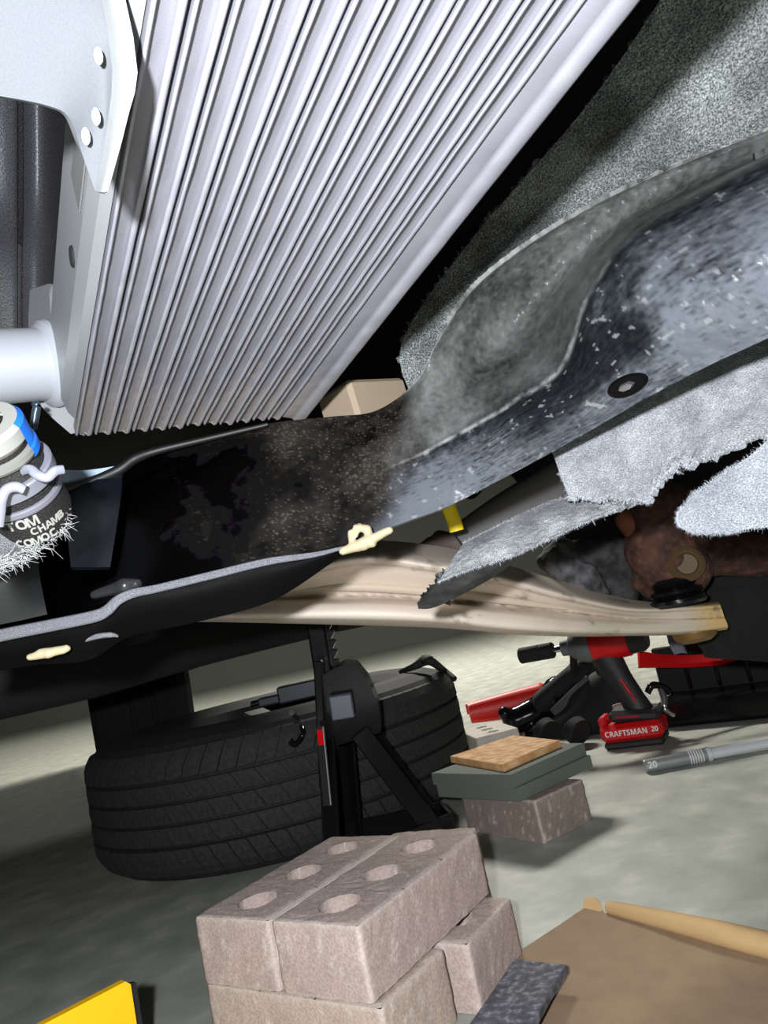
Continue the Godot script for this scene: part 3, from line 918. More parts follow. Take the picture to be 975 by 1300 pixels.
func suspension() -> void:
	var t := thing("control_arm", "long cream cast aluminium control arm sweeping across above the jack stand", "control arm", P(600, 750, .84))
	var secs := to_world([
		[Vector3(235, 752, .90), Vector3(235, 760, .83), Vector3(235, 770, .84), Vector3(235, 776, .86), Vector3(235, 782, .83), Vector3(235, 788, .83), Vector3(235, 787, .9)],
		[Vector3(330, 722, .88), Vector3(330, 740, .81), Vector3(325, 752, .815), Vector3(310, 764, .835), Vector3(290, 773, .81), Vector3(280, 786, .81), Vector3(290, 784, .89)],
		[Vector3(450, 688, .87), Vector3(450, 706, .79), Vector3(450, 724, .80), Vector3(450, 756, .83), Vector3(450, 767, .79), Vector3(450, 787, .79), Vector3(450, 785, .87)],
		[Vector3(560, 694, .88), Vector3(560, 716, .80), Vector3(560, 733, .81), Vector3(560, 761, .84), Vector3(560, 772, .80), Vector3(560, 791, .80), Vector3(560, 789, .88)],
		[Vector3(640, 716, .90), Vector3(640, 732, .825), Vector3(640, 748, .835), Vector3(640, 768, .855), Vector3(640, 780, .825), Vector3(640, 799, .825), Vector3(640, 797, .9)],
		[Vector3(720, 740, .92), Vector3(720, 754, .855), Vector3(720, 766, .862), Vector3(720, 777, .875), Vector3(720, 789, .852), Vector3(720, 804, .855), Vector3(720, 802, .92)],
		[Vector3(800, 761, .94), Vector3(800, 771, .885), Vector3(800, 779, .888), Vector3(800, 785, .897), Vector3(800, 793, .882), Vector3(800, 805, .885), Vector3(800, 803, .94)],
		[Vector3(868, 766, .95), Vector3(868, 770, .90), Vector3(870, 778, .898), Vector3(872, 786, .898), Vector3(874, 794, .896), Vector3(874, 803, .9), Vector3(872, 802, .95)],
		[Vector3(912, 764, .95), Vector3(914, 767, .91), Vector3(917, 775, .908), Vector3(920, 784, .907), Vector3(923, 791, .907), Vector3(924, 797, .91), Vector3(920, 797, .95)]])
	for s in secs:
		s.append(s[0])
	var g := smooth_grid(secs, 84, 160)
	var cols := tint(g, func(p: Vector3, v: float, u: float) -> Color:
		var a := n_mid.get_noise_3dv(p * 18)
		var b := n_fine.get_noise_3dv(p * 110)
		var col := Color(0.88, 0.76, 0.64).lerp(Color(0.62, 0.53, 0.42), smoothstep(0.45, 0.75, u + a * 0.1))
		col = col.lerp(Color(0.7, 0.48, 0.2), smoothstep(0.86, 0.96, u))
		col = col.lerp(Color(0.14, 0.1, 0.07), clampf(smoothstep(0.25, 0.6, a + b * 0.5) * 0.6 * smoothstep(0.1, 0.5, u), 0, 1))
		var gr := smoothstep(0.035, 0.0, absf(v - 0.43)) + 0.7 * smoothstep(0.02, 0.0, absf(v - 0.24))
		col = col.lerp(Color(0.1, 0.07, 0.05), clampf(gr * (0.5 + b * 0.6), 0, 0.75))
		return col)
	var st := begin()
	grid(st, g, cols, 0)
	st.set_smooth_group(-1)
	for e in [0, 160]:
		var c := Vector3.ZERO
		for i in 84:
			c += g[i][e] / 84.0
		for i in 84:
			st.set_color(cols[i][e])
			st.add_vertex(c)
			st.add_vertex(g[i][e]); st.add_vertex(g[i + 1][e])
	obj("arm_beam", done(st), M.cast, t, Transform3D(), true)
	var pts := [P(360, 752, .825), P(450, 745, .82), P(560, 752, .83), P(640, 762, .845), P(720, 773, .87)]
	obj("stiffening_rib", tube_mesh(pts, [.001, .006, .006, .005, .002], 40, 10), tri(mat(Color(0.8, 0.74, 0.66), 0.55), 9, M.alu.albedo_texture), t, Transform3D(), true)
	var joint := obj("ball_joint_cap", lathe([Vector2(0, -0.012), Vector2(0.018, -0.011), Vector2(0.026, -0.006), Vector2(0.028, 0.002), Vector2(0.028, 0.006), Vector2(0, 0.006)], 32), tri(mat(Color(0.5, 0.38, 0.2), 0.4, 0.4), 20, M.alu.albedo_texture), t, Transform3D(Basis(), P(882, 803, .93)), true)
	# rubber boot between arm and knuckle
	var boot := lathe([Vector2(0.030, -0.004), Vector2(0.034, 0.0), Vector2(0.034, 0.004), Vector2(0.027, 0.007), Vector2(0.032, 0.011), Vector2(0.031, 0.015), Vector2(0.024, 0.018), Vector2(0.028, 0.022), Vector2(0.026, 0.026), Vector2(0.02, 0.03), Vector2(0, 0.03)], 40)
	obj("rubber_boot", boot, M.black_gloss, t, Transform3D(Basis(), P(862, 764, .90)), true)
	# knuckle
	var k := thing("steering_knuckle", "rust brown cast steering knuckle above the ball joint at the right", "knuckle", P(850, 700, .95))
	var caps := [cap(832, 640, .93, 34, 838, 700, .93, 40), cap(838, 700, .93, 40, 850, 728, .93, 36), cap(818, 648, .93, 22, 800, 660, .95, 18), cap(865, 712, .92, 30, 868, 722, .92, 34),
		cap(870, 700, .95, 30, 960, 702, .97, 30), cap(850, 650, .93, 30, 870, 640, .95, 26), cap(812, 740, .94, 10, 826, 744, .94, 16), cap(824, 722, .915, 10, 842, 736, .915, 12)]
	obj("casting", blob(caps, 0.0026, 0.012, 0.0025, func(p: Vector3) -> Color:
		var a := n_mid.get_noise_3dv(p * 40)
		return Color(0.10, 0.036, 0.022).lerp(Color(0.04, 0.018, 0.013), clampf(0.5 + a * 1.2, 0, 1)).lerp(Color(0.16, 0.085, 0.055), clampf(n_fine.get_noise_3dv(p * 90) * 1.2, 0, 0.5))), M.rust, k, Transform3D(), true)
	var ap := P(872, 716, .885)
	var ad := (EYE - ap).normalized()
	var ax := ad.cross(Vector3.UP).normalized()
	obj("bolt_boss", lathe([Vector2(0.022, -0.01), Vector2(0.021, 0.004), Vector2(0.017, 0.006), Vector2(0.013, 0.004), Vector2(0.012, 0.0), Vector2(0, 0.0)], 32), tri(mat(Color(0.3, 0.22, 0.1), 0.6, 0.2), 20, M.alu.albedo_texture), k, Transform3D(Basis(ax, ad, ax.cross(ad)), ap), true)
	obj("casting_pad", blob([cap(796, 660, .93, 14, 812, 668, .93, 16), cap(800, 672, .93, 10, 812, 678, .93, 10)], 0.002, 0.006, 0.001), tri(mat(Color(0.55, 0.32, 0.24), 0.7), 18, M.alu.albedo_texture), k, Transform3D(), true)
	# strut fork: dusty black rubber-coated lobes left of the knuckle
	var s := thing("strut_fork", "dusty black strut fork with two lobes behind the control arm", "strut", P(730, 720, .95))
	obj("front_lobe", blob([cap(705, 712, .95, 18, 740, 738, .94, 22), cap(740, 738, .94, 22, 762, 756, .94, 12), cap(712, 702, .96, 20, 690, 712, .96, 8)], 0.0024, 0.008, 0.0022, func(p: Vector3) -> Color:
		return Color(0.04, 0.04, 0.042).lerp(Color(0.17, 0.17, 0.175), clampf(0.5 + n_mid.get_noise_3dv(p * 45) * 1.4, 0, 1))), M.rust, s, Transform3D(), true)
	obj("rear_lobe", blob([cap(735, 704, .98, 20, 780, 704, .98, 26), cap(780, 704, .98, 24, 796, 755, .98, 14), cap(770, 700, .98, 20, 782, 760, .98, 16)], 0.0026, 0.008, 0.002, func(p: Vector3) -> Color:
		return Color(0.016, 0.016, 0.017).lerp(Color(0.07, 0.07, 0.072), clampf(0.4 + n_mid.get_noise_3dv(p * 45) * 1.4, 0, 1))), M.rust, s, Transform3D(), true)
	var tg := tube_mesh([P(802, 690, .925), P(809, 698, .92), P(812, 708, .922)], [.004, .006, .004], 10, 10)
	obj("bright_tag", tg, mat(Color(0.72, 0.75, 0.78), 0.5), s, Transform3D(), true)
	# drive shaft and bush behind the felt
	var ds := thing("drive_shaft", "dusty grey drive shaft seen behind the torn felt", "shaft", P(650, 640, .9))
	obj("shaft_tube", tube_mesh([P(585, 690, .92), P(640, 652, .92), P(690, 622, .92), P(760, 580, .92)], [.024, .025, .026, .026], 20, 24), tri(mat(Color(0.52, 0.5, 0.5), 0.85), 10, felt_like()), ds, Transform3D(), true)
	var bu := thing("bushing", "dusty grey rubber bushing resting on top of the control arm", "bushing", P(570, 690, .93))
	obj("rubber", blob([cap(535, 694, .94, 6, 560, 684, .95, 9), cap(560, 684, .95, 9, 600, 694, .95, 12)], 0.0026, 0.008, 0.003), tri(mat(Color(0.45, 0.4, 0.37), 0.95), 18, M.alu.albedo_texture), bu, Transform3D(), true)
	var ys := obj("yellow_strap", tube_mesh([P(566, 625, .80), P(570, 645, .80), P(576, 660, .80), P(580, 674, .80)], [.008, .008, .008, .008], 16, 14, (P(570, 650, .8) - EYE).normalized(), 0.5), mat(Color(1.0, 0.88, 0.05), 0.5), self)
	tag(ys, "short bright yellow strap dangling below the crossmember", "strap")
	var tb := thing("cast_bracket", "small tan cast bracket showing between intercooler and crossmember", "bracket", P(466, 512, .68))
	var c0 := P(466, 520, .70)
	var bb := begin()
	bevel_box(Vector3(0.075, 0.045, 0.05), 0.004, bb, Transform3D(Basis(Vector3.UP, 0.75) * Basis(Vector3.BACK, 0.1), c0))
	obj("casting", done(bb), tri(mat(Color(0.68, 0.61, 0.52), 0.7), 10, M.alu.albedo_texture), tb, Transform3D(), true)

func left_fittings() -> void:
	# coolant coupling with its spring clamp
	var a0 := P(-22, 545, .385)
	var a1 := P(40, 652, .43)
	var ay := (a1 - a0).normalized()
	var ax := ay.cross(Vector3.UP).normalized()
	var B := Basis(ax, ay, ax.cross(ay))
	var X := Transform3D(B, a0)
	var t := thing("coolant_hose", "black rubber hose end with silver spring clamp and white lettering at the left edge", "hose", a0)
	var len := a0.distance_to(a1)
	var body := obj("hose_body", lathe([Vector2(0.0, 0.004), Vector2(0.017, 0.004), Vector2(0.0185, 0.006), Vector2(0.0195, 0.02), Vector2(0.0225, 0.028), Vector2(0.0235, 0.05), Vector2(0.0235, len * 0.97), Vector2(0.0215, len + 0.006), Vector2(0.016, len + 0.01), Vector2(0, len + 0.012)], 56), tri(mat(Color(0.2, 0.19, 0.18), 0.7), 14, M.lip.albedo_texture, M.grain, 0.05), t, X, true)
	obj("neck_ring", lathe([Vector2(0.012, -0.004), Vector2(0.019, -0.004), Vector2(0.0212, -0.001), Vector2(0.0212, 0.006), Vector2(0.019, 0.009), Vector2(0.012, 0.009)], 56), tri(mat(Color(0.6, 0.6, 0.58), 0.5), 30, M.alu.albedo_texture), t, X, true)
	obj("hose_rib", lathe([Vector2(0.019, 0.012), Vector2(0.0218, 0.013), Vector2(0.0222, 0.016), Vector2(0.0212, 0.018), Vector2(0.019, 0.018)], 56), mat(Color(0.45, 0.45, 0.43), 0.5), t, X, true)
	var clamp := obj("spring_clamp", lathe([Vector2(0.0215, 0.026), Vector2(0.0243, 0.026), Vector2(0.0253, 0.027), Vector2(0.0253, 0.034), Vector2(0.0243, 0.035), Vector2(0.0215, 0.035)], 56), mat(Color(0.52, 0.53, 0.57), 0.4, 0.3), t, X, true)
	obj("second_band", lathe([Vector2(0.0225, 0.041), Vector2(0.0246, 0.041), Vector2(0.025, 0.042), Vector2(0.025, 0.0445), Vector2(0.0246, 0.0455), Vector2(0.0225, 0.0455)], 56), mat(Color(0.5, 0.5, 0.54), 0.4, 0.3), t, X, true)
	var view := (P(40, 600, .4) - EYE).normalized()
	var e1 := [P(26, 598, .392), P(38, 596, .389), P(48, 603, .388), P(60, 606, .389), P(70, 598, .391), P(81, 596, .394)]
	obj("clamp_ear", tube_mesh(e1, [.0026, .0027, .0027, .0027, .0027, .0024], 40, 10, view, 0.45), mat(Color(0.55, 0.56, 0.6), 0.4, 0.3), t, Transform3D(), true)
	var e2 := [P(31, 622, .383), P(20, 618, .381), P(8, 622, .380), P(2, 634, .380), P(0, 650, .382), P(-2, 668, .384)]
	obj("clamp_ear", tube_mesh(e2, [.0025, .0028, .0028, .0028, .0028, .0027], 40, 10, view, 0.45), mat(Color(0.55, 0.55, 0.6), 0.4, 0.3), t, Transform3D(), true)
	# paint marks: arcs of paint with a little thickness
	# find the angle that faces the viewer's right side of the hose
	var face := func(px: float, py: float, h: float, rad := 0.0235) -> float:
		var best := 0.0
		var bd := 1e9
		for k in 360:
			var w := TAU * k / 360
			var p := X * Vector3(cos(w) * rad, h, sin(w) * rad)
			var c := cam_basis.inverse() * (p - EYE)
			var q := Vector2(487.5 + FOCAL * c.x / -c.z, 650 - FOCAL * c.y / -c.z)
			var nrm := B * Vector3(cos(w), 0, sin(w))
			if nrm.dot(EYE - p) > 0 and q.distance_to(Vector2(px, py)) < bd:
				bd = q.distance_to(Vector2(px, py))
				best = w
		return best
	var w1: float = face.call(28, 546, 0.008, 0.0215)
	obj("blue_mark", lathe([Vector2(0.0192, -0.0042), Vector2(0.0214, -0.0012), Vector2(0.0214, 0.0062), Vector2(0.0216, 0.012), Vector2(0.0224, 0.0135), Vector2(0.0225, 0.018), Vector2(0.021, 0.0185)], 14, w1 - 0.55, w1 + 0.45), mat(Color(0.08, 0.42, 0.85), 0.5), t, X, true)
	var w2: float = face.call(53, 574, 0.038)
	obj("green_mark", lathe([Vector2(0.0233, 0.0355), Vector2(0.0242, 0.036), Vector2(0.0242, 0.040), Vector2(0.0233, 0.0405)], 8, w2 - 0.18, w2 + 0.18), mat(Color(0.1, 0.5, 0.15), 0.5), t, X, true)
	# lettering printed round the hose, letter by letter
	var lines := [["TOM", 0.0505, 0.0065, 18.0, 632.0], ["CHAMB", 0.0575, 0.0048, 44.0, 638.0], ["COMOC", 0.0645, 0.0052, 36.0, 655.0]]
	for ln in lines:
		var s: String = ln[0]
		var w0: float = face.call(ln[3], ln[4], ln[1])
		var st := begin()
		for i in s.length():
			var tm := lettering(s[i], ln[2], 0.0006)
			var w: float = w0 + (i - (s.length() - 1) * 0.5) * ln[2] * 0.92 / 0.0238
			var nrm := Vector3(cos(w), 0, sin(w))
			var tang := Vector3(-sin(w), 0, cos(w))
			var b2 := Basis(tang, tang.cross(nrm) * -1.0, nrm)
			if b2.determinant() < 0:
				b2 = Basis(tang, -b2.y, nrm)
			var am := ArrayMesh.new()
			am.add_surface_from_arrays(Mesh.PRIMITIVE_TRIANGLES, tm.get_mesh_arrays())
			st.append_from(am, 0, Transform3D(b2, nrm * 0.0236 + Vector3(0, ln[1], 0)))
		obj("lettering", st.commit(), mat(Color(0.6, 0.6, 0.58), 0.7), t, X, true)
	# braided sleeve, frayed at its end
	var sl := thing("braided_sleeve", "frayed white braided sleeve below the clamped hose end", "sleeve", P(20, 695, .43))
	obj("weave", tube_mesh([P(-70, 705, .415), P(-20, 690, .42), P(25, 668, .43), P(58, 642, .45)], [.016, .016, .0155, .014], 20, 20), tri(mat(Color(0.75, 0.75, 0.77), 0.9), 30, M.lip.albedo_texture, M.grain, 0.1), sl, Transform3D(), true)
	var hs := begin()
	for k in 420:
		var f := rng.randf()
		var c := P(lerpf(-15, 86, f), lerpf(722, 660, pow(f, 1.9)) + rng.randf_range(-14, 4), lerpf(.408, .43, f) - rng.randf() * 0.004)
		hairs(hs, c, (P(40, 14, .5) - P(0, 0, .5)).normalized() * 0.7 + Vector3(rng.randfn(), rng.randfn(), rng.randfn()) * 0.5, rng.randf_range(0.002, 0.0065), 0.00018)
	obj("frayed_strands", done(hs), mat(Color(0.62, 0.62, 0.62), 0.8), sl, Transform3D(), true).set_meta("kind", "stuff")
	# speckled plastic duct behind the tank
	var d := thing("plastic_duct", "speckled dark grey plastic duct beside the intercooler's left flank", "duct", P(10, 280, .62))
	var g := smooth_grid(to_world([
		[Vector3(-80, 60, .52), Vector3(-80, 240, .56), Vector3(-80, 330, .6), Vector3(-80, 440, .64)],
		[Vector3(15, 60, .55), Vector3(15, 240, .58), Vector3(15, 330, .62), Vector3(15, 440, .65)],
		[Vector3(22, 60, .565), Vector3(22, 240, .6), Vector3(22, 330, .63), Vector3(22, 440, .66)],
		[Vector3(50, 60, .56), Vector3(50, 240, .59), Vector3(50, 330, .63), Vector3(50, 440, .66)],
		[Vector3(85, 60, .60), Vector3(85, 240, .63), Vector3(85, 330, .67), Vector3(85, 440, .70)]]), 40, 24)
	obj("duct_wall", sheet(g, 0.004), tri(mat(Color(0.36, 0.36, 0.38), 0.4), 8, noise_tex(FastNoiseLite.TYPE_SIMPLEX, 0.2, 90, [[0.0, Color(0.4, 0.4, 0.4)], [0.6, Color(0.7, 0.7, 0.7)], [0.8, Color(1, 1, 1)]], 512, 2), M.grain, 0.03), d, Transform3D(), true)
	var hk := thing("wire_hook", "thin dark metal hook behind the hose clamp", "hook", P(45, 520, .5))
	obj("wire", tube_mesh([P(42, 512, .50), P(47, 514, .50), P(45, 525, .5), P(42, 545, .5)], [.002, .0025, .0028, .0025], 12, 10), mat(Color(0.25, 0.3, 0.35), 0.3, 0.5), hk, Transform3D(), true)

func dark_parts() -> void:
	var t := thing("skid_bar", "thick black tubular skid bar below the crossmember at the left", "bar", P(150, 850, 1.0))
	obj("bar_tube", tube_mesh([P(-120, 890, .95), P(0, 866, 1.0), P(120, 840, 1.05), P(250, 808, 1.12), P(420, 772, 1.2)], [.05, .05, .05, .046, .04], 40, 28), tri(mat(Color(0.05, 0.05, 0.055), 0.85), 10, M.alu.albedo_texture), t, Transform3D(), true)
	# tyre of the wheel on the far side
	var c := P(176, 890, 2.05)
	var w := thing("far_tyre", "dark tyre still mounted on the vehicle's far side beyond the loose tyre", "tyre", Vector3(c.x, 0, c.z), deg_to_rad(22))
	var prof := [Vector2(0.2, -0.1), Vector2(0.33, -0.118), Vector2(0.352, -0.105), Vector2(0.362, -0.085), Vector2(0.366, -0.03), Vector2(0.36, -0.028), Vector2(0.36, -0.02), Vector2(0.366, -0.018), Vector2(0.366, 0.018), Vector2(0.36, 0.02), Vector2(0.36, 0.028), Vector2(0.366, 0.03), Vector2(0.362, 0.085), Vector2(0.352, 0.105), Vector2(0.33, 0.118), Vector2(0.2, 0.1)]
	obj("carcass", lathe(prof, 72), mat(Color(0.06, 0.06, 0.06), 0.9), w, Transform3D(Basis(Vector3.BACK, PI / 2), Vector3(0, 0.366, 0)))
	obj("wheel_disc", lathe([Vector2(0, -0.03), Vector2(0.16, -0.05), Vector2(0.205, -0.09), Vector2(0.205, 0.09), Vector2(0.16, 0.05), Vector2(0, 0.03)], 48), M.black_matt, w, Transform3D(Basis(Vector3.BACK, PI / 2), Vector3(0, 0.366, 0)))
	# lower air dam far behind
	var ad := get_node("vehicle_body")
	var g := smooth_grid(to_world([
		[Vector3(190, 790, 2.75), Vector3(190, 830, 2.73), Vector3(190, 868, 2.75)],
		[Vector3(300, 770, 2.75), Vector3(300, 800, 2.73), Vector3(300, 832, 2.75)],
		[Vector3(398, 750, 2.75), Vector3(398, 780, 2.73), Vector3(398, 808, 2.75)],
		[Vector3(450, 738, 2.75), Vector3(450, 768, 2.73), Vector3(450, 798, 2.75)],
		[Vector3(500, 728, 2.75), Vector3(500, 758, 2.73), Vector3(502, 786, 2.75)]]), 30, 10)
	obj("air_dam", sheet(g, 0.03), mat(Color(0.06, 0.062, 0.065), 0.8), ad, Transform3D(), true)
	# brake backing plate and hub at the far right
	var b := thing("brake_shield", "blackened brake backing plate behind the ball joint at the right edge", "brake shield", P(950, 770, 1.0))
	var s := smooth_grid(to_world([
		[Vector3(862, 700, 1.03), Vector3(870, 765, 1.02), Vector3(895, 835, 1.01)],
		[Vector3(940, 690, 1.0), Vector3(945, 765, .96), Vector3(940, 838, .99)],
		[Vector3(1040, 680, .98), Vector3(1040, 765, .95), Vector3(1040, 845, .98)]]), 24, 24)
	s = rough_up(s, 0.006, 60)
	obj("backing_plate", sheet(s, 0.02), tri(mat(Color(0.12, 0.11, 0.105), 0.9), 10, M.lip.albedo_texture), b, Transform3D(), true)
	obj("hub_flange", blob([cap(900, 815, 1.02, 14, 960, 812, 1.02, 20)], 0.004, 0.01, 0.002), tri(mat(Color(0.1, 0.09, 0.08), 0.85), 10, M.lip.albedo_texture), b, Transform3D(), true)

# ------------------------------------------------------------------ things on the floor
func brick_tint(p: Vector3, size: Vector3, sd: float, base: Color) -> Color:
	var a := n_mid.get_noise_3d(p.x * 30 + sd, p.y * 30, p.z * 30)
	var b := n_fine.get_noise_3d(p.x * 170, p.y * 55 + sd, p.z * 170)
	var e := Vector3(absf(p.x), absf(p.y - size.y * 0.5), absf(p.z))
	var c := base.lerp(base * 0.84, clampf(0.4 + a * 0.9, 0, 1))
	c = c.lerp(Color(0.74, 0.68, 0.64), clampf(b * 2.2 - 0.55, 0, 0.7))
	var near := 0
	near += int(size.x * 0.5 - e.x < 0.004) + int(size.y * 0.5 - e.y < 0.003) + int(size.z * 0.5 - e.z < 0.004)
	if near >= 2:
		c = c.lerp(Color(0.62, 0.57, 0.53), 0.6)
	return c

# brick: x length, y up from 0, z width; holes bored through y
func brick_mesh(size: Vector3, holes: Array, radius: float, sd: float, base: Color) -> ArrayMesh:
	var st := begin()
	var h := size * 0.5
	var dis := func(p: Vector3) -> Vector3:
		var c := Vector3(0, h.y, 0)
		var q := p - c
		# rounded worn corners
		var r := 0.0028
		var inner := q.clamp(-h + Vector3.ONE * r, h - Vector3.ONE * r)
		var off := q - inner
		if off.length() > r:
			q = inner + off.normalized() * r
		var v := q + c
		return v + off.normalized() * (n_fine.get_noise_3d(p.x * 130 + sd, p.y * 90, p.z * 130) * 0.0008 + n_mid.get_noise_3d(p.x * 35 + sd, p.y * 35, p.z * 35) * 0.0007)
	var put := func(g: Array, grp: int, flip: bool):
		var cols := []
		for i in g.size():
			var pc := PackedColorArray()
			for j in g[i].size():
				pc.append(brick_tint(g[i][j], size, sd, base))
				g[i][j] = dis.call(g[i][j])
			cols.append(pc)
		grid(st, g, cols, grp, flip)
	var face := func(o: Vector3, u: Vector3, v: Vector3, nu: int, nv: int, flip: bool):
		var g := []
		for i in nu + 1:
			var pl := PackedVector3Array()
			for j in nv + 1:
				pl.append(o + u * (float(i) / nu) + v * (float(j) / nv))
			g.append(pl)
		put.call(g, 0, flip)
	var nx := int(size.x / 0.004)
	var ny := int(size.y / 0.004)
	var nz := int(size.z / 0.004)
	var o := Vector3(-h.x, 0, -h.z)
	face.call(o, Vector3(size.x, 0, 0), Vector3(0, size.y, 0), nx, ny, false)
	face.call(o + Vector3(0, 0, size.z), Vector3(size.x, 0, 0), Vector3(0, size.y, 0), nx, ny, true)
	face.call(o, Vector3(0, 0, size.z), Vector3(0, size.y, 0), nz, ny, true)
	face.call(o + Vector3(size.x, 0, 0), Vector3(0, 0, size.z), Vector3(0, size.y, 0), nz, ny, false)
	if holes.size() == 0:
		face.call(o, Vector3(size.x, 0, 0), Vector3(0, 0, size.z), nx, nz, true)
		face.call(o + Vector3(0, size.y, 0), Vector3(size.x, 0, 0), Vector3(0, 0, size.z), nx, nz, false)
		return done(st)
	# top and bottom: cells between cuts, each with a bored hole
	var cuts := [-h.x]
	for i in holes.size() - 1:
		cuts.append((holes[i] + holes[i + 1]) * 0.5)
	cuts.append(h.x)
	for i in holes.size():
		for y in [0.0, size.y]:
			var g := []
			for k in 65:
				var w := TAU * k / 64 + 0.0001
				var d := Vector2(cos(w), sin(w))
				var rr := radius * (1 + 0.06 * n_fine.get_noise_2d(d.x * 1.3 + i + sd, d.y * 1.3))
				var tx: float = ((cuts[i + 1] if d.x > 0 else cuts[i]) - holes[i]) / d.x
				var tz := (h.z if d.y > 0 else -h.z) / d.y
				var m := minf(tx, tz)
				var pl := PackedVector3Array()
				for e in 9:
					var q := lerpf(rr, m, float(e) / 8)
					pl.append(Vector3(holes[i] + d.x * q, y, d.y * q))
				g.append(pl)
			put.call(g, 0, y == 0.0)
		var g2 := []
		for k in 65:
			var w := TAU * k / 64 + 0.0001
			var d := Vector2(cos(w), sin(w))
			var rr := radius * (1 + 0.06 * n_fine.get_noise_2d(d.x * 1.3 + i + sd, d.y * 1.3))
			var pl := PackedVector3Array()
			for e in 9:
				pl.append(Vector3(holes[i] + d.x * rr, size.y * e / 8.0, d.y * rr))
			g2.append(pl)
		var cols2 := []
		for pl in g2:
			var pc := PackedColorArray()
			for v in pl:
				pc.append(brick_tint(v, size * 1.2, sd + 3, base))
			cols2.append(pc)
		grid(st, g2, cols2, 3)
	return done(st)

func floor_things() -> void:
	bricks()
	tyre()
	jack_stand()
	middle_stack()
	power_tool()
	floor_jack()
	tool_case()
	wrench()
	cardboard()
	yellow_case()

func bricks() -> void:
	var yaw := deg_to_rad(33.35)
	var u := Vector3(sin(yaw), 0, -cos(yaw))
	var v := Vector3(-cos(yaw), 0, -sin(yaw))
	var o := Vector3(-0.085, 0, -0.577)
	var size := Vector3(0.194, 0.056, 0.0905)
	var hx := [-0.062, 0.0, 0.062]
	var pink := Color(0.50, 0.42, 0.385)
	var tan_c := Color(0.53, 0.45, 0.385)
	# [u, v, y, turned, label, colour]
	var list := [
		[0.097, 0.0460, 0.0575, false, "right brick of the upper pair, three bored holes, topping the near brick stack", pink],
		[0.097, 0.1405, 0.0575, false, "left brick of the upper pair, three bored holes, topping the near brick stack", pink],
		[0.0475, 0.0915, 0.0, true, "front lower brick carrying the pair with holes in the near stack", tan_c],
		[0.1435, 0.0745, 0.0, true, "lower brick whose end juts out beside the cardboard", pink]]
	var k := 0
	for b in list:
		var at: Vector3 = o + u * b[0] + v * b[1] + Vector3.UP * b[2]
		var ang := PI / 2 - yaw
		if b[3]:
			ang += PI / 2
		ang += [0.0, 0.008, -0.012, 0.02, 0.05][k]
		var t := obj("brick", brick_mesh(size, hx, 0.018, k * 17.0, b[5]), M.brick, self, Transform3D(Basis(Vector3.UP, ang), at))
		tag(t, b[4], "brick", "bricks of the near stack")
		if k == 1:
			var mj := BoxMesh.new()
			mj.size = Vector3(0.188, 0.0548, 0.002)
			obj("mortar_joint", mj, mat(Color(0.78, 0.73, 0.69), 0.95), t, Transform3D(Basis(), Vector3(0, 0.0278, -0.047 if (t.basis.z.dot(v)) > 0 else 0.047)))
		k += 1
	var half := obj("brick_fragment", brick_mesh(Vector3(0.1, 0.105, 0.032), [], 0, 91, pink), M.brick, self, Transform3D(Basis(Vector3.UP, PI - yaw + 0.1), o + u * 0.217 + v * 0.075))
	tag(half, "rough brick fragment lying just behind the holed bricks", "brick")

